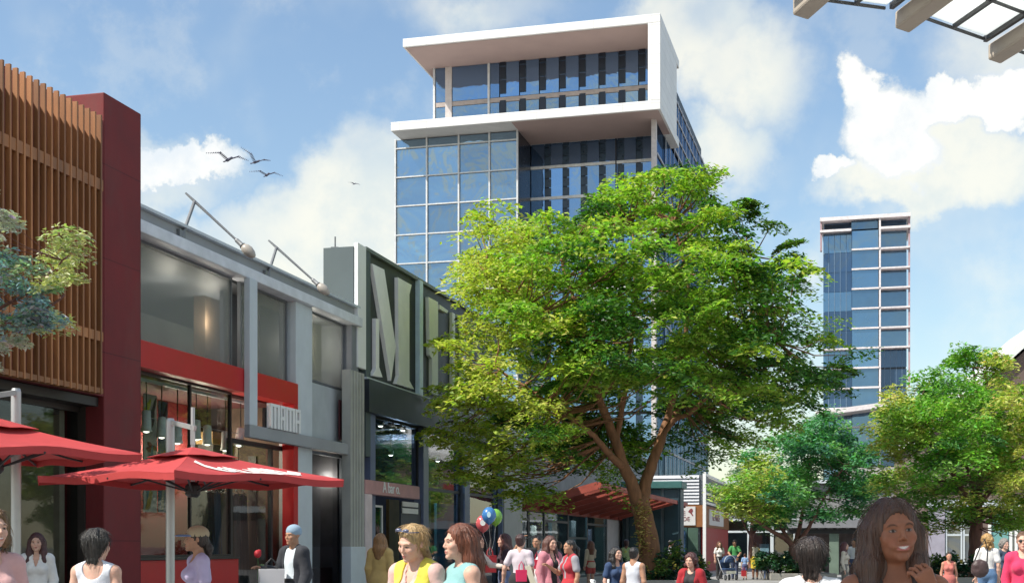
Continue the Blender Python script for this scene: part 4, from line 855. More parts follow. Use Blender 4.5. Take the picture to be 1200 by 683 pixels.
# loose single-leaf ends that stick out of the outline
ends=[(930,330),(945,318),(925,285),(975,438),(990,430),(560,255),(520,400),(515,470),(505,505),(545,555),(830,210),(700,232),(905,262),(880,240),(600,578),(570,566)]
E=np.array([tuple(tp(a,b,rng.uniform(-1.2,1.2))) for a,b in ends])
EK=np.array([[.44,.50,.07] if a<640 else [.10,.18,.03] for a,b in ends])  # ends follow the same painted sunny and dark sides
C=np.vstack([C,E]);A=np.vstack([A,np.tile([.55,.55,.4],(len(E),1))]);K=np.vstack([K,EK])
grow(mb,C-np.array(o),[[p-o for p in l] for l in limbs],rng,.9,.028)
mb.build('trunk',bark,T,smooth=True)
cnt=(255*A[:,0]**1.4/.9).astype(int)
parts=[]
idxs=rng.permutation(len(C)); V_,F_,C_=[],[],[]
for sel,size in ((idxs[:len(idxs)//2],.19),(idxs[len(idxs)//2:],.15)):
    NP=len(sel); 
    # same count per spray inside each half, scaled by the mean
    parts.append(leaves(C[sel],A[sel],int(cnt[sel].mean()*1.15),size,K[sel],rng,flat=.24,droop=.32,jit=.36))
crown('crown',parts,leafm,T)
iv=rng.random((60,3)); cs=np.array([tuple(tp(752+6*math.sin(k*1.7)+(k%3)*4-3,590+k*1.0,-.36+.12*math.cos(k*1.7))) for k in range(0,60)])
cr=crown('sun_dapple_flecks',[leaves(cs,np.tile([.12,.09,.16],(60,1)),6,.11,np.array([[.42,.30,.10] if k%3 else [.22,.20,.05] for k in range(60)]),rng,flat=1,droop=0,tilt=1.5)],leafd,T)  # flecks coloured as sun dapples on the bark, no real climbing plant
# ---- smaller trees from an outline
def outline_tree(name,label,px,Y,pg,ctr,rxz,depth,npad,padr,size,colf,limbspec,tr,per,barkm,seed,mat=leafm,group=None,keep=None,mind=.45):
    rng=np.random.default_rng(seed); T=plant(name,label,'tree',(GX(px,Y),Y,0),group); o=Vector(T.location); xs=[p[0] for p in pg]; ys=[p[1] for p in pg]
    C=[];A=[];K=[];n=0
    while len(C)<npad and n<6000:
        n+=1; a=rng.uniform(min(xs),max(xs)); b=rng.uniform(min(ys),max(ys))
        if not inpoly(a,b,pg): continue
        rr=min(1,math.hypot((a-ctr[0])/rxz[0],(b-ctr[1])/rxz[1])); dy=rng.uniform(-1,1)*depth*math.sqrt(max(.08,1-rr*rr))
        if keep and not keep(a,b,dy): continue
        q=np.array(P(a,b,Y+dy))
        if C and np.min(np.linalg.norm((np.array(C)-q)*np.array([1,1,1.6]),axis=1))<mind*padr: continue
        s=padr*rng.uniform(.7,1.25); C.append(q);A.append([s,s,s*.9]);K.append(colf(a,b,rng))
    C=np.array(C);A=np.array(A);K=np.array(K); limbs=[limbpts([P(a,b,Y+c) for a,b,c in l],4,.02) for l in limbspec]; mb=MB()
    for i,l in enumerate(limbs): 
        if i==0: l=[Vector((l[0].x,l[0].y,0))]+l
        mb.tube([p-o for p in l],rad(len(l),tr[i][0],tr[i][1]),9)
    grow(mb,C-np.array(o),[[p-o for p in l] for l in limbs],rng,.9,tr[-1][1]*.6); mb.build('trunk',barkm,T,smooth=True)
    crown('crown',[leaves(C,A,per,size,K,rng,flat=.45)],mat,T); return T
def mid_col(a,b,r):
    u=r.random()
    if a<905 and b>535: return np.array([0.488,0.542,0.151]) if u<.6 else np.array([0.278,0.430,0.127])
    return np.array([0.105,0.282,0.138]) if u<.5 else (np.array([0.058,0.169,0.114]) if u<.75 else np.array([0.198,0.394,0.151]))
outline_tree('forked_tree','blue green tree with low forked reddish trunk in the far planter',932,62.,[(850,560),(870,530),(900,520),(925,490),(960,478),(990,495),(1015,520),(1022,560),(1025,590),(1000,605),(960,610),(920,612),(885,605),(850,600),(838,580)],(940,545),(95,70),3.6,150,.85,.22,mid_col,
 [[(928,668,0),(929,655,0),(931,640,0)],[(931,641,0),(922,632,-.1),(905,622,-.4),(890,612,-.8),(870,590,-1)],[(930,640,0),(918,622,.1),(908,605,.3),(900,585,.5)],[(932,640,0),(936,622,.1),(940,605,.2),(945,570,.3),(950,530,.2)],[(933,638,0),(945,622,-.2),(953,608,-.4),(970,575,-.8),(990,545,-.8)]],[(.30,.24),(.16,.04),(.12,.03),(.15,.03),(.13,.03)],190,bark2,21)
outline_tree('far_tree','pale blue green tree far off before the end of the street',872,97.,[(838,580),(850,556),(872,540),(900,536),(925,548),(935,575),(925,605),(895,618),(862,616),(840,602)],(885,578),(50,42),2.6,70,.9,.26,lambda a,b,r:np.array([.14,.22,.12]) if r.random()<.5 else np.array([.09,.17,.11]),
 [[(880,664,0),(880,640,0),(882,610,0)],[(881,630,0),(865,600,.3),(858,580,.3)],[(881,628,0),(900,595,-.3),(915,570,-.3)],[(882,612,0),(884,580,.2),(888,555,.1)]],[(.22,.15),(.10,.03),(.10,.03),(.10,.03)],130,bark2,55)
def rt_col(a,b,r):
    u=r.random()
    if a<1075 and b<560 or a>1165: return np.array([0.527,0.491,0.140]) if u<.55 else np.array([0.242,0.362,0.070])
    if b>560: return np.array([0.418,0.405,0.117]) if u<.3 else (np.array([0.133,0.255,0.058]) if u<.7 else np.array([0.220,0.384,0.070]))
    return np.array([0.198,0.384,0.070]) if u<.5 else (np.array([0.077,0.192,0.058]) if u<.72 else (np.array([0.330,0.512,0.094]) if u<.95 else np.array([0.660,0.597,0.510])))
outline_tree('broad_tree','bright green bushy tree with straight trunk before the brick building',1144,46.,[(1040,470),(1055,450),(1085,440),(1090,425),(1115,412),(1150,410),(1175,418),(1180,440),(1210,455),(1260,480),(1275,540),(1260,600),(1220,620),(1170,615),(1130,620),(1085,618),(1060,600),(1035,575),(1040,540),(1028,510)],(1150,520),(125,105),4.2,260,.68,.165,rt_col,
 [[(1143,668,0),(1143,640,0),(1144,610,0),(1145,580,0)],[(1144,600,0),(1120,560,-.6),(1090,520,-1),(1065,490,-.8)],[(1145,590,0),(1150,540,.3),(1145,480,.4),(1140,430,.2)],[(1145,595,0),(1175,555,-.4),(1210,520,-.8),(1240,500,-.6)],[(1144,590,0),(1130,540,1.5),(1105,480,1.8)],[(1145,585,0),(1170,530,1.6),(1195,470,1.4)]],[(.25,.19),(.11,.03),(.13,.03),(.11,.03),(.09,.03),(.09,.03)],235,bark2,33)
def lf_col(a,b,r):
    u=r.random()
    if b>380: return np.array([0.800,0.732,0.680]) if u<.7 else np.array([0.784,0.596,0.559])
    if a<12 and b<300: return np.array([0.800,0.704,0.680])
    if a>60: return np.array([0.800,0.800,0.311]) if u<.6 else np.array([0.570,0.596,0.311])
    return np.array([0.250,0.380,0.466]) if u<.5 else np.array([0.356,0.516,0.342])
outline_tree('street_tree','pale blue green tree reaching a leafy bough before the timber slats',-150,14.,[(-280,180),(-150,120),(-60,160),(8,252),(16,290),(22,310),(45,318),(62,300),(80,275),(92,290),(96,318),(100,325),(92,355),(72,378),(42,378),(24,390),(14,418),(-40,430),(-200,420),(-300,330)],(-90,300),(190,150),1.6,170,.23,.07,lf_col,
 [[(-150,760,0),(-150,640,0),(-148,520,0),(-145,430,0)],[(-146,440,0),(-100,400,0),(-40,385,0),(15,377,-.05),(42,374,-.1),(75,345,0)],[(-145,440,0),(-150,350,.2),(-140,240,.1)],[(-40,385,0),(10,355,.1),(50,330,.1),(80,300,0)],[(-146,450,0),(-200,380,-.3),(-250,300,-.3)],[(-100,400,0),(-40,330,.5),(0,280,.4)]],[(.12,.085),(.05,.012),(.06,.015),(.025,.008),(.05,.012),(.03,.008)],270,bark2,44,mat=leafd)
rng=np.random.default_rng(77); T=plant('added_shade_tree','added unseen tree close beside the viewer shading the smiling woman','tree',(-3.0,2.4,0)); o=np.array(T.location); mb=MB()  # tree added out of view to throw shade on the woman's face
tl_=limbpts([(-3.0,2.4,0),(-2.98,2.42,1.6),(-2.8,2.6,3.2),(-2.3,3.0,4.6)],5,.02); l2_=limbpts([(-2.8,2.6,3.2),(-1.8,3.3,4.4),(-.9,3.8,5.)],5,.02)
C=np.array([-1.45,3.85,5.1])+np.clip(rng.normal(0,1,(120,3)),-1.6,1.6)*np.array([.95,.95,.55]); C=C[C[:,2]>4.2]
mb.tube([p-Vector(o) for p in tl_],rad(len(tl_),.13,.04),9); mb.tube([p-Vector(o) for p in l2_],rad(len(l2_),.06,.02),8); grow(mb,C-o,[[p-Vector(o) for p in tl_],[p-Vector(o) for p in l2_]],rng,.9,.012); mb.build('trunk',bark,T,smooth=True)
crown('crown',[leaves(C,np.tile([.38,.38,.3],(len(C),1)),110,.10,np.tile([.12,.22,.05],(len(C),1)),rng,flat=.5)],leafm,T)
# ---- raised planters and shrubs
stn=pm('planter_stone',(.30,.285,.26),.8,var=.15,bump=.15); soil=pm('soil',(.05,.035,.025),.95)
def planter(name,label,x0,x1,y0,y1,h):
    T=thing(name,label,'planter',((x0+x1)/2,(y0+y1)/2,0)); a,b=(x1-x0)/2,(y1-y0)/2; w=.18
    m=MB(); m.box(-a,a,-b,-b+w,0,h); m.box(-a,a,b-w,b,0,h); m.box(-a,-a+w,-b+w,b-w,0,h); m.box(a-w,a,-b+w,b-w,0,h); m.build('kerb_wall',stn,T,bevel=.02)
    MB().box(-a+w,a-w,-b+w,b-w,0,h-.08).build('soil_bed',soil,T); return T
def shrub(name,label,px,Y,z0,r,h,seed,cols,flower=None,group=None,size=.12,per=150):
    rng=np.random.default_rng(seed); T=plant(name,label,'shrub',(GX(px,Y),Y,z0),group); o=np.array(T.location); n=max(5,int(9*r))
    C=o+np.stack([rng.normal(0,r*.42,n),rng.normal(0,r*.42,n),h*(.25+.6*rng.random(n))],1); A=np.tile([r*.5,r*.5,h*.3],(n,1))
    K=np.array([cols[i%len(cols)] for i in range(n)]); crown('foliage',[leaves(C,A,per,size,K,rng,flat=.9,tilt=1.,droop=.1,aspect=.5)],leafd,T)
    m=MB()
    for c in C: m.tube([(0,0,0),tuple((c-o)*.5+np.array([0,0,.02])),tuple(c-o)],[.015,.01,.005],4,caps=False)
    m.build('stem',bark2,T)
    if flower:
        nf=flower[1]; fc=C[rng.integers(0,n,nf)]+rng.normal(0,r*.3,(nf,3))*np.array([1,1,.6])+np.array([0,0,h*.1])
        crown('blossom',[leaves(fc,np.tile([.05,.05,.05],(nf,1)),7,.075,np.tile(flower[0],(nf,1)),rng,flat=1,droop=0,tilt=1.2,aspect=.8)],leafd,T)
    return T
tg_=[(.025,.085,.045),(.045,.12,.04),(.018,.06,.04),(.09,.16,.03)]; yf=(.55,.42,.10)
planter('tree_planter','low stone planter round the base of the big tree',GX(742,39.5),GX(838,39.5),38.6,41.6,.55)
for i,(px,Y,r,h,l) in enumerate(((738,39.4,.45,.75,'shrub with yellow blossoms just beside the seated pair under the big tree'),(752,38.9,.35,.5,'low dark shrub at the foot of the big trunk'),(783,39.2,.5,.85,'rounded shrub on the sunny planter beside the big trunk'),(800,39.6,.55,1.15,'tallest yellow flowered shrub behind the curly haired woman'),(818,39.3,.5,.7,'outermost shrub of the big tree planter'),(770,39.,.4,.45,'smallest dark green shrub hugging the big trunk'))):
    shrub('flowering_shrub',l,px,Y,.45,r,h,100+i,tg_,(yf,10),'shrubs round the big tree')
planter('side_planter','stone planter under the bushy tree beside the strolling blonde',GX(1085,45),GX(1215,45),44.2,48,.5)
for i,(px,Y,r,h,l) in enumerate(((1092,44.8,.5,.85,'dark shrub closest to the big smiling woman hair'),(1104,45.0,.5,.95,'dark shrub behind the small woman in coral'),(1120,44.8,.5,.95,'yellow flowered shrub between coral top and straight trunk'),(1133,45.1,.5,.9,'shrub just before the straight trunk'),(1163,45.1,.5,.9,'shrub beside the white shirt blonde and the teal door'),(1180,45.3,.5,.8,'shrub behind the woman in sunglasses'))):
    shrub('planter_shrub',l,px,Y,.4,r,h,200+i,tg_,(yf,9),'shrubs under the bushy tree')
planter('far_planter','long low planter under the forked tree at the street end',GX(888,64),GX(962,64),60.8,65,.3)
for i,(px,l) in enumerate(((893,'low hedge shrub next to the child in jeans'),(903,'second low shrub from the child in jeans'),(914,'low shrub at the forked trunk side facing the yellow skirt'),(925,'low shrub right under the forked trunk'),(940,'shrub behind the dark bob of the white shirt woman'),(953,'last low shrub of the far planter by the green post'))):
    shrub('hedge_shrub',l,px,61.4,.25,.6,.95,300+i,[(.03,.10,.05),(.06,.14,.04),(.02,.07,.04)],((.5,.45,.2),5),'shrubs of the far planter',size=.16,per=120)
# ================= people: one continuous skin surface from a blended distance field, clothes and hair as children
def A3(*v): return np.array(v,float)
class Field:
    def __init__(s, lo, hi, h):
        s.h=h; s.lo=np.array(lo,float); s.n=np.ceil((np.array(hi)-s.lo)/h).astype(int)+1; s.D=np.full(s.n,9.,np.float32)
    def sub(s, lo, hi):
        a=np.clip(np.floor((np.array(lo)-s.lo)/s.h).astype(int),0,s.n-1); b=np.clip(np.ceil((np.array(hi)-s.lo)/s.h).astype(int)+1,1,s.n)
        if np.any(b<=a): return None,None
        ax=[(s.lo[i]+s.h*np.arange(a[i],b[i])).astype(np.float32) for i in range(3)]
        return tuple(slice(a[i],b[i]) for i in range(3)), (ax[0][:,None,None],ax[1][None,:,None],ax[2][None,None,:])
    def mix(s, sl, d, k, sub=False):
        D=s.D[sl]
        if sub:
            d=-d
            if k>0: h=np.maximum(k-np.abs(D-d),0)/k; s.D[sl]=np.maximum(D,d)+h*h*k/4
            else: s.D[sl]=np.maximum(D,d)
        else:
            if k>0: h=np.maximum(k-np.abs(D-d),0)/k; s.D[sl]=np.minimum(D,d)-h*h*k/4
            else: s.D[sl]=np.minimum(D,d)
    def cap(s, a, b, ra, rb, k=.02, sub=False):
        a=np.array(a,float);b=np.array(b,float);m=max(ra,rb)+k+3*s.h
        sl,g=s.sub(np.minimum(a,b)-m,np.maximum(a,b)+m)
        if sl is None: return
        ab=b-a; L=max(float(ab@ab),1e-9); x,y,z=g[0]-a[0],g[1]-a[1],g[2]-a[2]
        t=np.clip((x*ab[0]+y*ab[1]+z*ab[2])/L,0,1); d=np.sqrt((x-t*ab[0])**2+(y-t*ab[1])**2+(z-t*ab[2])**2)-(ra+(rb-ra)*t); s.mix(sl,d,k,sub)
    def ell(s, c, r, k=.02, M=None, sub=False):
        c=np.array(c,float); r=np.array(r if hasattr(r,'__len__') else (r,r,r),float); m=(max(r) if M is not None else r)+k+3*s.h
        sl,g=s.sub(c-m,c+m)
        if sl is None: return
        x,y,z=g[0]-c[0],g[1]-c[1],g[2]-c[2]
        if M is not None:
            x,y,z=[M[0][i]*x+M[1][i]*y+M[2][i]*z for i in range(3)]          # world to local (M columns are local axes)
        k0=np.sqrt((x/r[0])**2+(y/r[1])**2+(z/r[2])**2); k1=np.sqrt((x/r[0]**2)**2+(y/r[1]**2)**2+(z/r[2]**2)**2)+1e-9
        s.mix(sl,k0*(k0-1)/k1,k,sub)
    def chain(s, pts, rs, k=.02):
        for i in range(len(pts)-1): s.cap(pts[i],pts[i+1],rs[i],rs[i+1],k)
    def mesh(s):
        D=s.D; n=D.shape; I=D<0; c=np.zeros((n[0]-1,n[1]-1,n[2]-1),np.int8); sl=(slice(0,-1),slice(1,None))
        for i in (0,1):
            for j in (0,1):
                for k in (0,1): c+=I[sl[i],sl[j],sl[k]]
        act=(c>0)&(c<8); idx=np.argwhere(act); N=len(idx); ids=np.full(c.shape,-1,np.int32); ids[act]=np.arange(N)
        val={}
        for i in (0,1):
            for j in (0,1):
                for k in (0,1): val[(i,j,k)]=D[idx[:,0]+i,idx[:,1]+j,idx[:,2]+k].astype(float)
        S=np.zeros((N,3)); W_=np.zeros(N)
        for ax in range(3):
            for p in (0,1):
                for q in (0,1):
                    a=[0,0,0]; o=[i for i in range(3) if i!=ax]; a[o[0]]=p;a[o[1]]=q; b=list(a); b[ax]=1
                    va,vb=val[tuple(a)],val[tuple(b)]; m=(va<0)!=(vb<0); t=np.where(m,va/(va-vb+1e-12),0)
                    P_=np.tile(np.array(a,float),(N,1)); P_[:,ax]=t; S[m]+=P_[m]; W_+=m
        V=s.lo+(idx+S/np.maximum(W_,1)[:,None])*s.h; Fs=[]
        for ax in range(3):
            o=[(ax+1)%3,(ax+2)%3]; a=[slice(None)]*3; b=[slice(None)]*3; a[ax]=slice(0,-1); b[ax]=slice(1,None)
            E=I[tuple(a)]!=I[tuple(b)]; e=np.argwhere(E); e=e[(e[:,o[0]]>0)&(e[:,o[1]]>0)&(e[:,o[0]]<n[o[0]]-1)&(e[:,o[1]]<n[o[1]]-1)]
            if not len(e): continue
            def cid(u,w):
                q=e.copy(); q[:,o[0]]-=u; q[:,o[1]]-=w; return ids[q[:,0],q[:,1],q[:,2]]
            f=np.stack([cid(1,1),cid(0,1),cid(0,0),cid(1,0)],1); fl=~I[e[:,0],e[:,1],e[:,2]]; f[fl]=f[fl][:,::-1]; Fs.append(f)
        Fq=np.concatenate(Fs); Fq=Fq[(Fq>=0).all(1)]
        return V,Fq
def vnormals(V,Fq):
    n=np.cross(V[Fq[:,2]]-V[Fq[:,0]],V[Fq[:,3]]-V[Fq[:,1]]); N=np.zeros_like(V)
    for i in range(4): np.add.at(N,Fq[:,i],n)
    return N/np.maximum(np.linalg.norm(N,axis=1),1e-9)[:,None]
def rot(yaw=0,pitch=0,roll=0):
    return np.array(Matrix.Rotation(R(yaw),3,'Z')@Matrix.Rotation(R(pitch),3,'X')@Matrix.Rotation(R(roll),3,'Y'))
skinm=pm('skin',(0,0,0),.55,var=.10,scale=22,attr=True,spec=.3,sss=.12); hairm={}
def hairmat(c):
    k='hair_%02d%02d%02d'%tuple(int(x*100) for x in c)
    return pm(k,c,.38,var=.45,scale=6,stretch=(14,14,1.2),bump=.55,bscale=14,spec=.6)
def clothmat(c,rough=.85): return pm('cloth_%03d%03d%03d'%tuple(int(x*999) for x in c),c,rough,var=.1,scale=5,bump=.25,bscale=35,sheen=.1)
def arm_pts(side,pose):
    S=A3(side*.158,.012,1.375)
    if pose is None: e,w=A3(side*.055,.025,-.275),A3(side*.05,-.05,-.52)
    else: e,w=A3(*pose[0]),A3(*pose[1])
    e=e/np.linalg.norm(e)*.28; d=w-e; w=e+d/np.linalg.norm(d)*.245
    return S,S+e,S+w
def hand(f,w,d,curl,side,h,palm=None):
    """palm, four unequal curled fingers and a thumb growing on along direction d"""
    d=d/np.linalg.norm(d); up=A3(0,0,1) if abs(d[2])<.8 else A3(0,-1,0)
    if palm is not None: up=A3(*palm)
    sd=np.cross(d,up); sd/=np.linalg.norm(sd); nn=np.cross(sd,d)           # sd: across the knuckles, nn: back of the hand
    p0=w+d*.01; p1=w+d*.085
    for q in (-.026,-.009,.009,.026): f.cap(p0+sd*q*.6,p1+sd*q,.0145,.0125,.012)
    fr=max(.0078,h*.95)
    for q,L in ((-.030,.062),(-.010,.078),(.011,.072),(.031,.058)):
        a=p1+sd*q; ang=0; cur=a; 
        for s_ in (.45,.32,.25):
            ang+=curl; v=d*math.cos(ang)-nn*math.sin(ang); nx=cur+v*L*s_*1.05; f.cap(cur,nx,fr*1.02,fr*.92,.004); cur=nx
    tb=p0+sd*(-.03)*side+d*.015; v=(d*.55-sd*side*.75-nn*.25); v/=np.linalg.norm(v); m=tb+v*.04; f.cap(tb,m,.0135,.0105,.01); v2=d*.9-nn*.5-sd*side*.2; v2/=np.linalg.norm(v2); f.cap(m,m+v2*.038,.0105,.0088,.004)
def torso(f,i=0.,k=.05,fem=True,legs=True,low=.86):
    f.ell((0,.005,1.25),(.142+i,.098+i,.17+i),k); f.cap((-.125,.018,1.372),(.125,.018,1.372),.05+i,.05+i,k); f.ell((0,.0,1.06),((.118 if fem else .135)+i,.088+i,.15+i),k)
    f.ell((0,.012,.93),((.155 if fem else .145)+i,.11+i,.125+i),k)
    if fem:
        for s in (-1,1): f.ell((s*.063,-.082,1.245),(.056+i,.05+i,.056+i),.035)
    for s in (-1,1): f.cap((s*.035,.028,1.435),(s*.125,.022,1.388),.034+i*.8,.038+i*.8,.04)
def person(label,px,Y,face=0,H=1.68,skin=(.52,.31,.22),hair=('long',(.06,.03,.015)),top=None,bottom=None,head=(0,0,0),arms=(None,None),sit=None,stride=0.,h=None,fem=True,over=None,hat=None,lips=(.42,.12,.11),smile=False,shoes=(.03,.03,.035),group=None,extra=None,z0=0.,curl=(.35,.35),palms=(None,None),dx=0,glasses=False):
    if h is None: h=.0048 if Y<12 else (.008 if Y<20 else (.010 if Y<32 else .016))
    s=H/1.70; rng=np.random.default_rng(int(px*7+Y*13))
    hd=A3(0,-.012,1.592); Rm=rot(*head); piv=A3(0,.01,1.475); Hc=piv+Rm@(hd-piv)
    def hp(p): return Hc+Rm@A3(*p)
    lo=[-.45,-.45,-.03]; hi=[.45,.35,1.76]
    ar=[arm_pts(-1,arms[0]),arm_pts(1,arms[1])]
    for a in ar:
        for p in a:
            lo=np.minimum(lo,p-.2); hi=np.maximum(hi,p+.2)
    lg=[]
    for sd in (-1,1):
        hip=A3(sd*.085,.0,.9)
        if sit is not None:
            kn=hip+A3(sd*.03,-.42,-.03); an=kn+A3(0,.03,-.41)
        else:
            q=stride*sd; kn=hip+A3(sd*.0,-.42*math.sin(q) if q>0 else -.42*math.sin(q*.6),-.42*math.cos(q)); an=kn+A3(0,.0+(.40*math.sin(-q*1.1+.05) if q<0 else -.40*math.sin(q*.5)),-.40*math.cos(q*(1.1 if q<0 else .5)))
        lg.append((hip,kn,an))
        lo=np.minimum(lo,np.minimum(kn,an)-.15)
    zmin=min(l[2][2] for l in lg)-.075
    f=Field(lo,hi,h)
    torso(f,0,.05,fem)
    f.cap((0,.022,1.40),Hc+Rm@A3(0,.02,-.06),.053 if fem else .06,.050 if fem else .058,.035)
    for i,sd in enumerate((-1,1)):
        S,E,W_=ar[i]; m=1. if fem else 1.18
        f.ell(S+A3(-sd*.004,0,.002),.05*m,.03); f.cap(S,E,.045*m,.037*m,.03); f.cap(E,E+(W_-E)*.35,.038*m,.038*m,.02); f.cap(E+(W_-E)*.35,W_,.038*m,.0255*m,.02)
        hand(f,W_,W_-E,curl[i],sd,h,palms[i])
        hip,kn,an=lg[i]; f.cap(hip,kn,.088*m,.055,.04); f.cap(kn,kn+(an-kn)*.35,.054,.056,.02); f.cap(kn+(an-kn)*.35,an,.056,.036,.02)
        f.cap(an+A3(0,.03,-.035),an+A3(sd*.012,-.13,-.05),.036,.028,.02)
    # head
    def he(c,r,k=.02,sub=False): f.ell(hp(c),r,k,Rm,sub)
    he((0,.014,.035),(.076,.094,.082),.02); he((0,-.028,-.018),(.066,.068,.085),.03); he((0,-.036,-.066),(.05,.053,.043),.025); he((0,-.079,-.098),(.022,.020,.017),.02)
    for q in (-1,1):
        he((q*.043,-.064,-.024),(.022,.024,.021),.02); he((q*.0775,.012,.0),(.008,.018,.029),.008); f.cap(hp((q*.012,-.089,.024)),hp((q*.045,-.078,.024)),.011,.010,.015)
        he((q*.031,-.101,.002),(.016,.014,.0085),.008,True); he((q*.031,-.0785,.002),(.0135,.0120,.0125),.003)
    f.cap(hp((0,-.090,.014)),hp((0,-.109,-.024)),.0065,.0095,.010)
    for q in (-1,1): he((q*.0095,-.100,-.031),(.0075,.009,.007),.005)
    mw=.031 if smile else .022
    he((0,-.0935,-.058),(mw,.0115,.0065),.006); he((0,-.0915,-.071),(mw*.85,.0125,.0075),.006)
    if smile:
        for q in (-1,1): he((q*.03,-.080,-.050),(.016,.016,.016),.015)
    V,Fq=f.mesh()
    # skin colours
    C=np.tile(np.array(skin)[None,:],(len(V),1)); L=(V-Hc)@Rm; x,y,z=L.T; fr=(y<-.045)
    def blend(m,c):
        m=np.clip(m,0,1)[:,None]; C[:]=C*(1-m)+np.array(c)*m
    if h<.012:
        ck=np.exp(-(((np.abs(x)-.042)/.02)**2+((z+.035)/.018)**2))*fr; blend(ck*.35,(skin[0]*1.05,skin[1]*.72,skin[2]*.7))
        lm=np.exp(-np.maximum(0,((x/(mw*.95))**2+((z+.0645)/.0115)**2)-.55)*6)*(y<-.075); blend(lm*.85,lips)
        if smile: blend(np.exp(-np.maximum(0,(x/(mw*.72))**2+((z+.0632-.25*x*x/.02)/.0052)**2-.5)*6)*(y<-.07),(.72,.68,.62))
        else: blend(np.exp(-np.maximum(0,(x/(mw*.9))**2+((z+.0645)/.0022)**2-.4)*4)*(y<-.07)*.6,(.14,.04,.04))
        for q in (-1,1):
            ex=x-q*.031; ez=z-.003; blend(np.exp(-np.maximum(0,(ex/.0165)**2+(ez/.0085)**2-.6)*5)*fr*.75,(.07,.04,.03))
            blend(np.exp(-np.maximum(0,(ex/.0120)**2+((ez+.0005)/.0042)**2-.6)*6)*fr*.8,(.38,.33,.30)); blend(np.exp(-np.maximum(0,(ex/.0068)**2+(ez/.0060)**2-.6)*6)*fr,(.022,.013,.010))
            br=np.exp(-np.maximum(0,((x-q*.034)/.0215)**2+((z-.026+6*(np.abs(x)-.033)**2*4)/.0048)**2-.6)*4)*fr; hc=np.array(hair[1])*.7; blend(br*.85,hc)
    else:
        blend(np.exp(-((np.abs(x)-.031)/.014)**2-((z-.006)/.013)**2)*fr*.8,(.05,.03,.025)); blend(np.exp(-(x/.022)**2-((z+.064)/.011)**2)*fr*.8,lips)
    off=A3(0,0,-zmin)
    def put(nm,V,Fq,m,par,c=None,loc=None):
        o=npmesh(nm,(V+off)*s,Fq,m,par,True,None,c); return o
    body=put('person',V,Fq,skinm,None,C); body.location=(GX(px,Y)+dx,Y,z0 if sit is None else z0); body.rotation_euler=(0,0,R(face)); tag(body,label,'person',group)
    if sit is not None: body.location.z=sit-(lg[0][0][2]-.09-zmin)*s
    # ---- clothes
    def garment(nm,c,fn,cuts,amp=.006,mat=None,hh=None,lo2=None,hi2=None):
        g=Field(lo if lo2 is None else lo2,hi if hi2 is None else hi2,hh or max(h,.0065)); fn(g)
        for q in cuts: q(g)
        V,Fq=g.mesh()
        if len(Fq)==0: return None
        N=vnormals(V,Fq); w=V*A3(9,9,5); V=V+N*(vnoise(w,3)*amp+vnoise(w*2.3,4)*amp*.5)[:,None]
        return put(nm,V,Fq,mat or clothmat(c),body)
    def zcut(zv,below=True):
        def q(g):
            sl,gg=g.sub(g.lo,g.lo+g.n*g.h); d=(gg[2]-zv) if not below else (zv-gg[2]); g.D[sl]=np.maximum(g.D[sl],d+0*g.D[sl])
        return q
    def boxcut(x0,x1,y0,y1,z0_,z1_):
        def q(g):
            sl,gg=g.sub((x0-.05,y0-.05,z0_-.05),(x1+.05,y1+.05,z1_+.05))
            if sl is None: return
            d=np.maximum(np.maximum(np.maximum(x0-gg[0],gg[0]-x1),np.maximum(y0-gg[1],gg[1]-y1)),np.maximum(z0_-gg[2],gg[2]-z1_)); g.D[sl]=np.maximum(g.D[sl],-d)
        return q
    def neckcut(kind):
        def q(g):
            if kind=='scoop': g.ell((0,-.10,1.445),(.085,.10,.085),0,sub=True); g.ell((0,.02,1.46),(.075,.08,.06),0,sub=True)
            elif kind=='vneck': 
                for zz_,w in ((1.46,.075),(1.42,.06),(1.38,.045),(1.34,.03),(1.31,.018)): g.ell((0,-.10,zz_),(w,.09,.035),0,sub=True)
                g.ell((0,.02,1.46),(.07,.08,.05),0,sub=True)
            elif kind=='deepback': g.ell((0,.11,1.43),(.095,.10,.115),0,sub=True); g.ell((0,-.08,1.45),(.09,.12,.08),0,sub=True)
            else: g.ell((0,.0,1.465),(.068,.085,.045),0,sub=True)
        return q
    def topfn(i,sleeve,low):
        def fn(g):
            torso(g,i,.05,fem)
            if low<.84: g.ell((0,.01,.86),(.165+i*1.5,.12+i*1.5,.16),.05)
            for k,sd in enumerate((-1,1)):
                S,E,W_=ar[k]; m=1. if fem else 1.15
                if sleeve in('short','long'): g.ell(S,.052*m+i,.03)
                if sleeve=='short': g.cap(S,S+(E-S)*.6,.05*m+i,.05*m+i*1.5,.03)
                if sleeve=='long': g.cap(S,E,.047*m+i,.042*m+i,.03); g.cap(E,E+(W_-E)*.95,.042*m+i,.031*m+i,.02)
        return fn
    def armhole(g):
        for sd in (-1,1): g.ell((sd*.195,.012,1.35),(.062,.12,.105),0,sub=True)
    if top:
        c=top['c']; low=top.get('low',.88); cuts=[zcut(low),neckcut(top.get('neck','crew'))]
        if top.get('sleeve','short')=='none': cuts.append(armhole)
        garment('top',c,topfn(top.get('fit',.011),top.get('sleeve','short'),low),cuts,top.get('amp',.005))
    if over:
        c=over['c']; low=over.get('low',.84); w=over.get('open',.05); sl=over.get('sleeve','long'); cuts=[zcut(low),neckcut('crew'),boxcut(-w,w,-.5,-.03,.6,1.5)]
        if sl=='none': cuts.append(armhole)
        garment(over.get('name','jacket'),c,topfn(over.get('fit',.024),sl,low),cuts,.008)
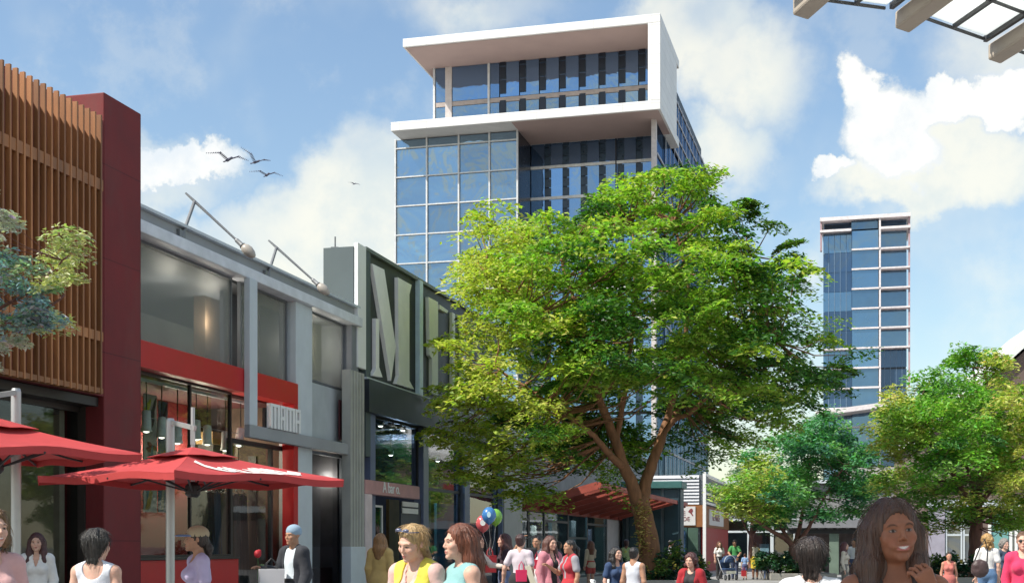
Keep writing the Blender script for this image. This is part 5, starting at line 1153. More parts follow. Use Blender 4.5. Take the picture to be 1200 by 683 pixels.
    if bottom:
        c=bottom['c']; kind=bottom['kind']
        def fn(g):
            i=.011; g.ell((0,.012,.93),((.157 if fem else .15)+i,.112+i,.12+i),.05); g.ell((0,.0,1.02),((.13 if fem else .14)+i,.095+i,.07),.05)
            for k in range(2):
                hip,kn,an=lg[k]
                if kind=='trousers': g.cap(hip,kn,.092+i,.06+i,.03); g.cap(kn,an+A3(0,0,-.02),.06+i,.048+i,.02)
                elif kind=='shorts': g.cap(hip,hip+(kn-hip)*.55,.094+i,.085+i,.03)
                else:
                    t=bottom.get('len',.9); g.cap(hip,hip+(kn-hip)*t,.10+i,.098+i,.10)
            if kind=='skirt' and sit is None:
                m=(lg[0][0]+lg[1][0])/2; n_=(lg[0][0]+(lg[0][1]-lg[0][0])*bottom.get('len',.9)+lg[1][0]+(lg[1][1]-lg[1][0])*bottom.get('len',.9))/2; g.cap(m,n_,.11,.11,.1)
        cuts=[zcut(1.06,False)]
        if kind=='skirt' and sit is None: cuts.append(zcut(.9-.42*bottom.get('len',.9)))
        garment(kind if kind!='trousers' else bottom.get('name','trousers'),c,fn,cuts,.004)
    for k,sd in enumerate((-1,1)):
        an=lg[k][2]; g=Field(an+A3(-.12,-.26,-.12),an+A3(.12,.14,.08),max(h,.008)); g.cap(an+A3(0,.035,-.035),an+A3(sd*.014,-.15,-.047),.045,.036,.02); g.ell(an+A3(0,.02,.0),(.046,.05,.035),.02); zcut(zmin)(g); V,Fq=g.mesh(); put('shoe',V,Fq,clothmat(shoes,.5),body)
    # ---- hair in head space
    if hair[0]!='none':
        g=Field(Hc-A3(.32,.32,.62),Hc+A3(.32,.32,.22),max(.0045,h*.9)); st=hair[0]; yawM=rot(head[0],0,0)
        def hy(p): return Hc+yawM@A3(*p)
        def ce(c,r,k=.02,sub=False): g.ell(hp(c),r,k,Rm,sub)
        big={'short':.004,'tight':.0,'bob':.012,'long':.008,'pony':.0,'curly':.018,'halfup':.006}.get(st,.006)
        ce((0,.022,.045),(.083+big,.101+big,.086+big),.02)
        if st in('bob','long','curly','halfup'): ce((0,.03,-.01),(.085+big,.09+big,.085),.03)
        if st in('short','tight','pony'): ce((0,.05,-.02),(.070,.062,.07),.03)
        if st=='long':
            for q in (-1,1): g.chain([hy((q*.078,.005,.0)),hy((q*.092,.0,-.12)),hy((q*.10,-.02,-.24)),hy((q*.09,-.035,-.33))],[.038,.042,.040,.018],.03)
            g.chain([hp((0,.075,0)),hy((0,.085,-.15)),hy((0,.095,-.30))],[.075,.08,.06],.05); 
            for q in (-1,1): g.chain([hp((q*.05,.06,0)),hy((q*.06,.07,-.15)),hy((q*.07,.08,-.34))],[.06,.06,.03],.05)
        if st=='halfup':
            g.chain([hp((0,.08,.0)),hy((.0,.10,-.13)),hy((0,.125,-.28)),hy((0,.13,-.40))],[.075,.075,.065,.03],.05)
            for q in (-1,1): g.chain([hp((q*.07,.04,.0)),hy((q*.068,.065,-.12)),hy((q*.06,.10,-.28))],[.035,.045,.03],.04)
        if st=='bob':
            for q in (-1,1): g.chain([hp((q*.083,.01,.01)),hp((q*.088,.0,-.06)),hp((q*.082,-.01,-.10))],[.03,.028,.015],.03)
            ce((0,.05,-.06),(.085,.065,.05),.03)
        if st=='nape':                                     # rounded dark bob pinned up, wisps on the neck
            ce((0,.05,.03),(.098,.088,.088),.03); ce((0,.065,-.05),(.066,.05,.055),.05)
            for q in range(7):
                a=(q-3)/3; g.chain([hp((a*.045,.085,-.075)),hp((a*.04,.082,-.115-.02*rng.random())),hp((a*.03+.008*rng.normal(),.074,-.15-.035*rng.random()))],[.016,.010,.004],.012)
        if st=='pony': 
            ce((0,.115,.02),(.025,.025,.025),.02); g.chain([hp((0,.12,.02)),hy((0,.165,-.04)),hy((0,.165,-.14)),hy((0,.145,-.25))],[.025,.038,.034,.012],.02)
        if st=='lowpony':
            ce((0,.05,-.01),(.078,.066,.08),.03); g.chain([hp((0,.11,-.02)),hy((0,.13,-.09)),hy((0,.125,-.2))],[.03,.038,.016],.02)
        if st=='curly':
            for q in range(46):
                v=rng.normal(size=3); v/=np.linalg.norm(v); 
                if v[1]<-.45 and v[2]<.35: continue
                g.ell(hp((v[0]*.10,.03+v[1]*.10,-.01+v[2]*.125-(.06 if v[2]<0 else 0))),.032,.02)
        # open the face
        ce((0,-.122,-.018),(.060 if st!='curly' else .056,.082,.110),.018,True)
        if st in('tight','nape','pony','short','lowpony'): ce((0,-.10,-.06),(.10,.085,.10),.01,True)
        else: ce((0,-.11,-.16),(.058,.10,.15),.012,True)
        V,Fq=g.mesh(); N=vnormals(V,Fq); L=(V-Hc)@Rm; az=np.arctan2(L[:,0],L[:,1]+.02)
        if st=='curly': dsp=.008*vnoise(L*45,9)+.004*vnoise(L*90,2)
        else:
            q=np.stack([az*9,L[:,2]*5+2,np.hypot(L[:,0],L[:,1])*10],1); q2=np.stack([az*24,L[:,2]*7,np.hypot(L[:,0],L[:,1])*14],1); dsp=.0055*vnoise(q,9)+.0035*vnoise(q2,2)
            if st=='short': dsp=.004*vnoise(L*40,3)
        V=V+N*dsp[:,None]*(1 if h<.012 else .7); put('hair',V,Fq,hairmat(hair[1]),body)
        if h<.006 and st in('long','halfup','nape','lowpony','bob'):     # loose strands over the mass
            mb=MB(); pick=rng.integers(0,len(V),420)
            for i in pick:
                p=V[i]; n_=N[i]; 
                pts=[]; cur=p+n_*.001; dv=np.array([0,0,-1.])-n_*(-n_[2]); L0=np.linalg.norm(dv)
                if L0<.15 or ((p-Hc)@Rm)[1]<-.03: continue
                dv/=L0; ln=rng.uniform(.04,.10); bend=rng.normal(0,.12,3)
                for t_ in np.linspace(0,1,5): pts.append(tuple((cur+dv*ln*t_+bend*ln*t_*t_*.5+n_*.004*math.sin(t_*3.14)+off)*s))
                mb.tube(pts,[.0004,.0012,.0014,.0012,.0003],4,caps=False)
            mb.build('loose_strand',hairmat(hair[1]),body,smooth=True)['kind']='stuff'
    if hat:
        g=Field(Hc-A3(.28,.34,.2),Hc+A3(.28,.28,.28),max(.005,h*.9)); k,c1,c2=hat
        if k=='beanie':
            g.ell(hp((0,.02,.058)),(.094,.111,.092),0,Rm); g.ell(hp((0,.02,-.06)),(.2,.2,.075),0,Rm,sub=True); V,Fq=g.mesh(); put('beanie',V,Fq,clothmat(c1),body)
        else:
            g.ell(hp((0,.02,.055)),(.095,.112,.085),0,Rm); g.ell(hp((0,.02,-.05)),(.2,.2,.085),0,Rm,sub=True); V,Fq=g.mesh(); put('cap_crown',V,Fq,clothmat(c1),body)
            g=Field(Hc-A3(.28,.34,.2),Hc+A3(.28,.28,.28),max(.005,h*.9)); g.ell(hp((0,-.10,.035)),(.082,.10,.016),0,Rm); g.ell(hp((0,-.11,.018)),(.10,.13,.016),0,Rm,sub=True); V,Fq=g.mesh(); put('cap_visor',V,Fq,clothmat(c2),body)
    if glasses=='hair':
        m=MB()
        for q in (-1,1): m.ball(tuple((hp((q*.034,-.080,.122))+off)*s),tuple(np.array((.027,.016,.012))*s),12,8)
        m.tube([tuple((hp(p)+off)*s) for p in ((-.09,-.01,.095),(-.06,-.085,.112),(0,-.10,.124),(.06,-.085,.112),(.09,-.01,.095))],.004,6); m.build('sunglasses',pm('lens_grey',(.10,.11,.17),.15),body,smooth=True)
    elif glasses:
        m=MB()
        for q in (-1,1): m.ball(tuple((hp((q*.032,-.099,.003))+off)*s),tuple(np.array((.024,.007,.019))*s),12,8)
        m.tube([tuple((hp(p)+off)*s) for p in ((-.05,-.098,.008),(0,-.104,.009),(.05,-.098,.008))],.003,6); m.build('sunglasses',black,body,smooth=True)
        for q in (-1,1): MB().tube([tuple((hp(p)+off)*s) for p in ((q*.05,-.096,.008),(q*.078,-.05,.008),(q*.082,.01,.006))],.003,6).build('sunglasses_arm',black,body)
    info=dict(o=body,s=s,off=off,ar=ar,hp=hp,lg=lg)
    def wpt(p):
        v=(np.array(p)+off)*s; bpy.context.view_layer.update() if False else None
        c_,s_=math.cos(R(face)),math.sin(R(face)); return Vector((body.location.x+v[0]*c_-v[1]*s_, body.location.y+v[0]*s_+v[1]*c_, body.location.z+v[2]))
    info['w']=wpt; return info
W_=(.72,.70,.68); BK=(.02,.02,.022); JN=(.09,.13,.24); DKJ=(.04,.055,.11)
fairs=(.60,.36,.27); tan=(.42,.23,.145); dark=(.22,.11,.07); pale=(.66,.43,.34)
brn=(.075,.035,.018); dbr=(.025,.014,.010); blk=(.012,.010,.010); blo=(.44,.29,.13); aub=(.15,.045,.020); red=(.10,.022,.018)
def xfoot(px,Y): return px
# near figures
person('smiling brown haired woman in a pale pink top cut by the picture edge',-11,8.6,face=42,H=1.72,skin=fairs,hair=('bob',(.16,.085,.03)),top=dict(c=(.62,.36,.35),sleeve='short',neck='scoop'),bottom=dict(kind='trousers',c=DKJ),smile=True,head=(8,-4,4),h=.0042)
person('dark haired woman seen from behind in a white vest near the maroon pillar',113.5,10.4,face=172,H=1.62,skin=fairs,hair=('nape',(.03,.026,.022)),top=dict(c=(.66,.67,.72),sleeve='none',neck='deepback'),bottom=dict(kind='trousers',c=DKJ),head=(-6,4,2))
person('woman in lavender T-shirt and blue peaked beige cap',231,13.2,face=-62,H=1.68,skin=tan,hair=('lowpony',dbr),hat=('cap',(.42,.34,.22),(.14,.24,.46)),top=dict(c=(.50,.43,.62),sleeve='short',neck='scoop'),bottom=dict(kind='trousers',c=DKJ),head=(-10,0,0),h=.006)
person('blonde woman in a yellow open vest looking down with sunglasses on her hair',487,9.3,face=-28,H=1.64,glasses='hair',skin=fairs,hair=('lowpony',blo),top=dict(c=(.62,.40,.36),sleeve='short',neck='vneck'),over=dict(c=(.66,.56,.07),sleeve='none',open=.06,fit=.024,name='vest'),bottom=dict(kind='trousers',c=JN),head=(-12,17,6),h=.0042)
person('woman with long auburn hair in a sleeveless teal top turned in profile',540,9.15,face=-62,H=1.635,skin=fairs,hair=('halfup',aub),top=dict(c=(.22,.42,.42),sleeve='none',neck='crew'),bottom=dict(kind='trousers',c=DKJ),head=(-6,1,0),h=.0042)
person('dark haired woman seen from behind in a white T-shirt before the forked tree',951,8.2,face=172,H=1.54,skin=fairs,hair=('nape',(.022,.015,.012)),top=dict(c=(.68,.68,.70),sleeve='short',neck='scoop',fit=.016),bottom=dict(kind='trousers',c=DKJ),head=(-10,2,0),h=.0045)
big=person('large smiling woman with long brown hair, one hand at her chin',1049,5.1,face=-4,H=1.66,skin=(.30,.12,.066),hair=('long',(.075,.030,.015)),top=dict(c=(.05,.035,.03),sleeve='none',neck='scoop'),bottom=dict(kind='trousers',c=DKJ),head=(7,-4,-5),smile=True,h=.0036,arms=(None,((.05,-.16,-.22),(-.075,-.215,.02))),curl=(.35,.8),palms=(None,(.25,-.9,.1)),lips=(.45,.13,.12))
# mid figures on the store side
person('woman in an open white shirt with long dark red hair before the shop window',43,17.8,face=12,H=1.66,skin=fairs,hair=('long',(.06,.015,.015)),top=dict(c=W_,sleeve='long',neck='vneck',low=.74,fit=.02),bottom=dict(kind='trousers',c=BK))
m=person('man in blue knit beanie and dark hooded jacket over a white T-shirt holding a rose',344,18.2,face=-38,H=1.76,fem=False,skin=tan,hair=('none',dbr),hat=('beanie',(.26,.36,.46),None),top=dict(c=(.62,.68,.72),sleeve='short',neck='crew',low=.82),over=dict(c=(.025,.027,.035),open=.09,fit=.026,name='jacket'),bottom=dict(kind='trousers',c=BK),arms=(((-.08,-.05,-.26),(-.14,-.28,-.20)),((.06,.02,-.27),(.05,-.08,-.5))))
rose=thing('rose','single red rose held upright by the man in the beanie','flower',m['w'](m['ar'][0][2]+A3(-.02,-.06,.03))); rm=pm('rose_red',(.42,.01,.02),.6)
MB().tube([(0,0,-.18),(0.01,0,0),(0,0,.13)],.006,6).build('stem',pm('stem_green',(.05,.12,.03),.6),rose); MB().ball((0,0,.16),(.05,.05,.055),12,8).ball((.02,.01,.19),(.03,.03,.03),10,6).build('bloom',rm,rose,smooth=True)
bl=MB(); bl.prism([(0,0,-.02),(.05,.01,.03),(.09,0,.01),(.05,-.01,-.02)],(0,.006,0)); bl.build('leaf',MATS['stem_green'],rose)
def bag(label,px,py,Y,w,hh,d,c,rz=0,hcol=None,handle=True,print_=None):
    b=thing('shopping_bag',label,'bag',P(px,py,Y),R(rz)); m=MB(); 
    m.add([(-w/2*.94,-d/2,-hh),(w/2*.94,-d/2,-hh),(w/2*.94,d/2,-hh),(-w/2*.94,d/2,-hh),(-w/2,-d/2*.9,0),(w/2,-d/2*.9,0),(w/2,d/2*.9,0),(-w/2,d/2*.9,0),(-w/2*.9,-d/2*.7,-.01),(w/2*.9,-d/2*.7,-.01),(w/2*.9,d/2*.7,-.01),(-w/2*.9,d/2*.7,-.01)],[(3,2,1,0),(0,1,5,4),(1,2,6,5),(2,3,7,6),(3,0,4,7),(4,5,9,8),(5,6,10,9),(6,7,11,10),(7,4,8,11),(8,9,10,11)])
    m.build('body',pm('bag_%03d%03d%03d'%tuple(int(x*999) for x in c),c,.6,var=.06),b,bevel=.004)
    for q in (-1,1): MB().tube([(-w*.22,q*d*.4,-.02),(-w*.2,q*d*.3,.07),(0,q*d*.1,.14),(w*.2,q*d*.3,.07),(w*.22,q*d*.4,-.02)],.007,6).build('handle',pm('bag_cord%03d'%int((hcol or c)[0]*999),hcol or c,.6),b)
    return b
bag('big white paper carrier bag with dark handles hanging beside the man in the beanie',318,666,18.0,.33,.42,.14,(.70,.66,.66),20,BK)
person('person in a golden hooded top and jeans walking away at the glass entrance',446,24.5,face=165,H=1.72,skin=fairs,hair=('long',(.26,.13,.045)),top=dict(c=(.50,.34,.12),sleeve='long',neck='crew',fit=.03,low=.80,amp=.01),bottom=dict(kind='trousers',c=DKJ,name='jeans'))
# the balloon group and the shoppers under the tree
person('woman in a cream long sleeved top reaching over a red bag behind the auburn hair',560,24.5,face=70,H=1.70,skin=fairs,hair=('long',(.09,.03,.025)),top=dict(c=(.58,.50,.44),sleeve='long'),bottom=dict(kind='skirt',c=(.05,.035,.03),len=.9),arms=(None,((.06,-.18,-.2),(.02,-.36,-.22))))
n=person('woman in a dark maroon jumper and jeans in profile holding the red bag',591,25.2,face=-80,H=1.72,skin=fairs,hair=('long',(.07,.02,.018)),top=dict(c=(.030,.012,.020),sleeve='long',neck='crew'),bottom=dict(kind='trousers',c=(.13,.17,.30),name='jeans'),arms=(((-.05,-.14,-.23),(-.02,-.34,-.16)),((.05,-.1,-.25),(.0,-.32,-.2))))
bag('dark red gift bag passed between the two women below the balloons',574,650,25.,.24,.32,.12,(.32,.012,.02),10)
person('woman seen from behind in a pale top and black skirt carrying a bright pink bag',610,23.5,face=165,H=1.70,skin=fairs,hair=('short',(.05,.02,.02)),top=dict(c=(.62,.55,.60),sleeve='short'),bottom=dict(kind='skirt',c=BK,len=1.),arms=(None,((.12,.02,-.25),(.16,-.04,-.48))))
bag('bright pink square bag carried by the woman in the black skirt',611,667,23.,.19,.2,.09,(.62,.02,.10),5)
bag('narrow white paper bag tilted beside the bright pink bag',618,662,23.3,.10,.36,.07,(.66,.64,.50),0,W_).rotation_euler=(0,R(-18),0)
person('woman lifting one arm to her head with a black shoulder bag and white skirt',629,26.,face=-20,H=1.70,skin=tan,hair=('tight',blk),top=dict(c=W_,sleeve='short'),bottom=dict(kind='skirt',c=W_,len=.8),arms=(((-.26,-.05,.06),(-.10,-.1,.28)),None))
bag('small crimson bag held before the white skirt',629,655,25.6,.14,.18,.08,(.52,.015,.05),0)
sb=thing('shoulder_bag','black shoulder bag on the woman with the lifted arm','bag',P(617,645,25.9),R(10)); MB().box(-.2,.2,-.06,.06,-.16,.06).build('body',clothmat(BK,.5),sb,bevel=.04); MB().tube([(-.18,0,.04),(-.02,0,.22),(.18,0,.3),(.2,0,.05)],.012,6).build('strap',black,sb)
person('woman in an open pink coat over black with long brown hair talking to a friend',645,22.6,face=38,H=1.66,skin=fairs,hair=('long',(.10,.04,.03)),top=dict(c=BK,sleeve='long',neck='vneck'),over=dict(c=(.52,.20,.24),open=.06,low=.62,fit=.028,name='coat'),bottom=dict(kind='trousers',c=BK),arms=(None,((.06,-.12,-.24),(-.02,-.3,-.12))))
person('woman with black ponytail in a grey top and red wrap facing the pink coat',668,22.2,face=-64,H=1.60,skin=tan,hair=('pony',blk),top=dict(c=(.30,.29,.32),sleeve='short'),over=dict(c=(.42,.03,.045),sleeve='none',open=.03,low=.7,name='wrap'),bottom=dict(kind='skirt',c=(.40,.02,.03),len=1.),arms=(((-.05,-.12,-.24),(-.02,-.3,-.14)),None))
person('woman in a cream cardigan and coral shorts walking to the glass doors',692,46.,face=-150,H=1.68,skin=fairs,hair=('long',(.16,.05,.02)),top=dict(c=(.60,.48,.36),sleeve='long',low=.8),bottom=dict(kind='shorts',c=(.46,.07,.06)),arms=(((-.1,-.16,-.2),(-.14,-.38,-.14)),None),h=.012)
person('person in a green striped vest seen from behind beyond the seated pair',734,45.,face=168,H=1.72,skin=dark,hair=('short',(.05,.015,.015)),top=dict(c=(.42,.52,.25),sleeve='none',neck='crew'),bottom=dict(kind='trousers',c=(.4,.38,.3)),h=.012)
bench=thing('plaza_bench','low grey bench carrying the seated pair under the big tree','bench',(GX(728,25),25.1,0)); MB().box(-1.2,1.3,-.2,.25,.5,.58).build('seat',pm('bench_grey',(.3,.3,.31),.6),bench,bevel=.015)
for q in (-1.,1.1): MB().box(q-.06,q+.06,-.16,.2,0,.497).build('leg',galv,bench)
person('seated woman in a navy top with long black hair turned to her companion',722,24.8,face=25,H=1.70,skin=fairs,hair=('long',blk),top=dict(c=(.025,.055,.13),sleeve='short',neck='scoop'),bottom=dict(kind='trousers',c=DKJ),sit=.58,head=(14,-6,4))
person('seated person with short black hair in a white vest seen from behind',743,24.4,face=150,H=1.70,skin=tan,hair=('short',blk),top=dict(c=(.60,.62,.68),sleeve='none',neck='scoop'),bottom=dict(kind='trousers',c=DKJ),sit=.58,fem=False)
bench2=thing('plaza_bench','low grey bench under the curly haired woman','bench',(GX(810,23),23.15,0)); MB().box(-.8,.8,-.2,.25,.42,.5).build('seat',MATS['bench_grey'],bench2,bevel=.015)
for q in (-.6,.6): MB().box(q-.06,q+.06,-.16,.2,0,.417).build('leg',galv,bench2)
person('seated woman with curly dark red hair in a black and red top',810,22.8,face=-25,H=1.66,skin=fairs,hair=('curly',(.075,.022,.016)),top=dict(c=(.03,.028,.03),sleeve='short',neck='scoop'),over=dict(c=(.34,.012,.02),open=.09,sleeve='short',name='wrap'),bottom=dict(kind='trousers',c=BK),sit=.5,head=(-6,4,0))
tb=thing('cafe_table','small white cafe table beside the bench of the seated pair','table',(GX(703,27),27,0)); MB().lathe([(.42,.72),(.45,.73),(.45,.75),(.42,.76)],n=24).build('table_top',white,tb); MB().lathe([(.03,.03),(.03,.72)],n=10).build('leg',galv,tb); MB().lathe([(.24,0),(.24,.02),(.04,.05)],n=18).build('base',galv,tb)
for i,(a,l) in enumerate((((-.15,0),'white cup on the cafe table farther from the seated pair'),((.18,.1),'white cup on the cafe table closer to the seated pair'))):
    c=thing('cup',l,'cup',(GX(703,27)+a[0],27+a[1],.76)); MB().lathe([(.03,0),(.045,.09),(.04,.09),(.028,.01)],n=14).build('body',white,c,smooth=True); MB().tube([(.04,0,.07),(.065,0,.06),(.065,0,.035),(.036,0,.025)],.006,6).build('handle',white,c)
# far family
fam='family strolling at the street end'
person('woman in a white blouse and black trousers beside the stroller',843,63.,face=8,H=1.72,skin=fairs,hair=('long',(.12,.05,.02)),top=dict(c=W_,sleeve='short'),bottom=dict(kind='trousers',c=BK),h=.014)
person('man in a green T-shirt leaning over the stroller',861,62.5,face=-12,H=1.80,fem=False,skin=tan,hair=('short',dbr),top=dict(c=(.05,.24,.07),sleeve='short'),bottom=dict(kind='trousers',c=DKJ,name='jeans'),arms=(((-.1,-.12,-.24),(-.04,-.32,-.28)),((.1,-.1,-.25),(.04,-.3,-.3))),head=(-10,14,0),h=.014)
person('small child in a pale blue shirt with a red bag beside the stroller',873,62.,face=175,H=1.18,skin=fairs,hair=('short',brn),top=dict(c=(.26,.40,.66),sleeve='short'),bottom=dict(kind='shorts',c=(.08,.09,.2)),h=.016)
bag('tiny red bag held by the child in pale blue',871.5,668,61.7,.22,.26,.1,(.42,.02,.03))
person('woman in a cream top and yellow knee length trousers seen from behind',885,62.,face=176,H=1.74,skin=dark,hair=('tight',(.07,.02,.02)),top=dict(c=(.58,.52,.42),sleeve='none'),bottom=dict(kind='skirt',c=(.62,.46,.04),len=.95),h=.014)
person('small child in a white top and blue jeans beside the yellow trousers',898,62.,face=170,H=1.22,skin=fairs,hair=('long',(.07,.03,.02)),top=dict(c=W_,sleeve='long'),bottom=dict(kind='trousers',c=JN,name='jeans'),h=.016)
st=thing('stroller','dark blue hooded stroller pushed by the man in green','stroller',(GX(852,60.9),60.9,0),R(15)); nav=pm('stroller_navy',(.02,.05,.12),.7)
hd=MB(); n_=10
vs_=[]
for i in range(7):
    a=math.pi*.95*i/6
    for k in range(n_):
        b=math.pi*k/(n_-1); vs_.append((.27*math.cos(b),-.05-.32*math.cos(a)*math.sin(b)*.9,.78+.32*math.sin(a)*math.sin(b)))
hd.add(vs_,[(i*n_+k,i*n_+k+1,(i+1)*n_+k+1,(i+1)*n_+k) for i in range(6) for k in range(n_-1)]); o_=hd.build('hood',nav,st,smooth=True); o_.modifiers.new('s','SOLIDIFY').thickness=.015
MB().tube([(.28*math.cos(math.pi*k/12),-.34*0-.33,.78+.02+.30*math.sin(math.pi*k/12)) for k in range(13)],.018,6).build('hood_rim',pm('rim_pale',(.45,.5,.55),.5),st)
s_=MB(); s_.box(-.24,.24,-.36,.25,.44,.54); s_.box(-.24,.24,.2,.28,.54,.9); s_.build('seat',nav,st,bevel=.03)
for q in (-.26,.26):
    MB().tube([(q,-.42,.16),(q,.05,.5),(q,.42,1.0)],.016,6).build('frame',steel,st); MB().tube([(q,.35,.16),(q,.05,.5)],.016,6).build('frame',steel,st)
    for yy_ in (-.42,.35):
        M=Matrix.Rotation(R(90),3,'Y'); wh=MB().lathe([(.10,-.022),(.125,-.018),(.125,.018),(.10,.022)],c=(q,yy_,.125),n=18,M=M).build('wheel',black,st); MB().lathe([(.04,-.03),(.06,-.025),(.06,.025),(.04,.03)],c=(q,yy_,.125),n=14,M=M).build('hub',steel,wh)
MB().tube([(-.26,.42,1.0),(0,.45,1.02),(.26,.42,1.0)],.02,8).build('handle',black,st)
cr_=MB(); cr_.box(-.22,.22,-.5,-.46,.3,.42); cr_.build('basket',pm('basket_pale',(.5,.5,.42),.8,var=.5,scale=14),st)
# right hand side figures
person('woman in a pale cream shirt with dark red hair before the grey awning post',990,40.,face=65,H=1.62,skin=fairs,hair=('long',(.09,.02,.022)),top=dict(c=(.60,.54,.44),sleeve='long',low=.78),bottom=dict(kind='trousers',c=(.2,.18,.16)))
w=person('small woman in a coral dress with dark hair before the flowered shrubs',1112,32.,face=-10,H=1.36,skin=(.50,.25,.17),hair=('tight',dbr),top=dict(c=(.50,.15,.12),sleeve='none',neck='scoop'),bottom=dict(kind='skirt',c=(.45,.13,.11),len=1.05))
b_=person('blonde woman in a white T-shirt and jeans walking away with a brown bag',1157,27.5,face=162,H=1.74,skin=fairs,hair=('curly',(.42,.25,.09)),top=dict(c=W_,sleeve='short',low=.86),bottom=dict(kind='trousers',c=(.10,.19,.34),name='jeans'),stride=.18)
sb=thing('shoulder_bag','brown slouchy shoulder bag on the blonde in the white T-shirt','bag',P(1148.5,662,27.1),R(-12)); g=Field((-.3,-.2,-.35),(.3,.2,.2),.012); g.ell((0,0,-.08),(.17,.075,.16),.02); g.ell((0,0,.02),(.15,.055,.1),.05); V,Fq=g.mesh(); V=V+vnormals(V,Fq)*(.012*vnoise(V*14,3))[:,None]; npmesh('body',V,Fq,clothmat((.055,.03,.03),.5),sb); MB().tube([(-.12,0,.05),(.0,.02,.35),(.10,.10,.52),(.16,.12,.3),(.13,0,.04)],.014,6).build('strap',black,sb)
person('grey haired person in navy between the white shirt blonde and the woman in sunglasses',1177,31.,face=20,H=1.66,skin=fairs,hair=('curly',(.22,.20,.18)),top=dict(c=(.03,.05,.09),sleeve='long'),bottom=dict(kind='trousers',c=BK))
person('woman in dark sunglasses and a bright pink top at the picture edge',1199,17.6,face=-20,H=1.68,skin=fairs,hair=('tight',(.12,.06,.03)),top=dict(c=(.62,.035,.11),sleeve='long',neck='scoop',fit=.02),bottom=dict(kind='trousers',c=DKJ),glasses=True)
person('distant woman in a dark dress passing the glass shop doors',655,50.,face=80,H=1.68,skin=tan,hair=('long',dbr),top=dict(c=(.06,.05,.09),sleeve='short'),bottom=dict(kind='skirt',c=(.05,.04,.08),len=1.),stride=.25,h=.014)
person('distant man in a white shirt between the awning post and the smiling woman',1001,47.,face=-40,H=1.76,fem=False,skin=tan,hair=('short',dbr),top=dict(c=W_,sleeve='short'),bottom=dict(kind='trousers',c=DKJ),h=.014)
person('distant man in a grey shirt walking by the teal block behind the trunk',786,58.,face=90,H=1.78,fem=False,skin=dark,hair=('short',blk),top=dict(c=(.25,.26,.29),sleeve='short'),bottom=dict(kind='trousers',c=BK),stride=.25,h=.014)
# balloons
for i,(px,py,c,l,mk) in enumerate(((573,604,(.06,.22,.52),'blue balloon with a pale mark, uppermost of three',True),(566,613.5,(.62,.12,.13),'coral red balloon with a white spot, lowest of three',True),(580.5,606,(.22,.50,.06),'lime green balloon half hidden by the blue one',False))):
    Yb=24.6+.2*i; b=thing('balloon',l,'balloon',P(px,py,Yb),0,'balloons over the shoppers'); m=pm('balloon%d'%i,c,.25,var=.04,trans=.15,coat=.5); r=.135
    MB().lathe([(.012,-r*1.25),(.02,-r*1.2),(.012,-r*1.15),(.05,-r*1.0),(.10,-r*.65),(r*.97,-.02),(r*.98,.03),(r*.8,.10),(r*.45,.145),(.02,.16)],n=20).build('skin',m,b,smooth=True)
    tx,ty,tz=n['w'](n['ar'][1][2]); lx,ly,lz=b.location
    MB().tube([(0,0,-r*1.25),((tx-lx)*.4+.03,(ty-ly)*.4,(tz-lz)*.5),(tx-lx,ty-ly,tz-lz)],.003,4).build('string',white,b)
    if mk:
        M=MB(); pts=[(.05*math.cos(a)*(1 if i else .7),-.118,.02+.055*math.sin(a)) for a in [k*math.pi/6 for k in range(12)]]; M.prism(pts,(0,-.02,0)); M.build('printed_mark',pm('mark%d'%i,(.7,.72,.7) if i else (.45,.65,.72),.5),b)
# mannequins in the side window
for i,(px,c1,c2,l) in enumerate(((373,(.02,.06,.03),(.045,.05,.06),'white mannequin in a dark green top and long grey trousers in the side window'),(390,(.20,.20,.22),(.035,.04,.07),'white mannequin in a grey top and dark skirt in the side window'))):
    q=person(l,373,18,face=75+0*i-15,H=1.98,skin=(.55,.55,.55),hair=('none',(.5,.5,.5)),top=dict(c=c1,sleeve='long' if i else 'short'),bottom=dict(kind='skirt' if i else 'trousers',c=c2,len=.9),lips=(.5,.5,.5),h=.012,shoes=(.5,.5,.5)); xx=fs(px,600,14.3)[0]; q['o'].location=W(xx,14.3,plz+.001); q['o'].name='mannequin'; q['o']['category']='mannequin'
# ---- birds
def bird(label,px,py,Y,sc,yaw,roll,wl,wr):
    f=Field((-1.1,-.6,-.6),(1.1,.6,.7),.016); f.cap((0,-.22,0),(0,.12,0),.05,.07,.03); f.cap((0,.1,0),(0,.42,.0),.06,.012,.03); f.ell((0,-.26,.02),(.045,.06,.045),.03); f.cap((0,-.31,.015),(0,-.40,-.005),.016,.006,.01); f.ell((0,.40,.0),(.07,.12,.012),.02)
    for sd,w in ((-1,wl),(1,wr)):
        a=A3(sd*.05,-.02,.03); b=A3(sd*.42,-.10,.03+w[0]); c=A3(sd*.95,.10,.03+w[1])
        for t_ in np.linspace(0,1,7): 
            p=a+(b-a)*t_; f.cap(p,p+A3(0,.20-.03*t_,-.01),.026,.02,.015)
            p=b+(c-b)*t_; f.cap(p,p+A3(0,.17*(1-t_*.85),-.01),.024*(1-.2*t_),.019,.015)
    V,Fq=f.mesh(); o=npmesh('flying_bird',V*sc,Fq,pm('bird_grey',(.10,.10,.15),.8,var=.3,scale=6),None); o.location=P(px,py,Y); o.rotation_euler=(0,R(roll),R(yaw)); tag(o,label,'bird','gulls over the stores')
bird('largest grey bird with wings spread wide above the store roof',268,187,60,1.05,38,0,(.18,.10),(.16,.12)); bird('grey bird with raised wings just behind the largest one',300,190,61,.85,48,10,(.26,.42),(.26,.46)); bird('lowest grey bird of the close trio gliding over the store',313,205,60,.80,32,-6,(.16,.14),(.10,-.02)); bird('tiny distant bird gliding alone toward the tower',415.5,215.5,90,.5,40,0,(.06,.04),(.06,.02))
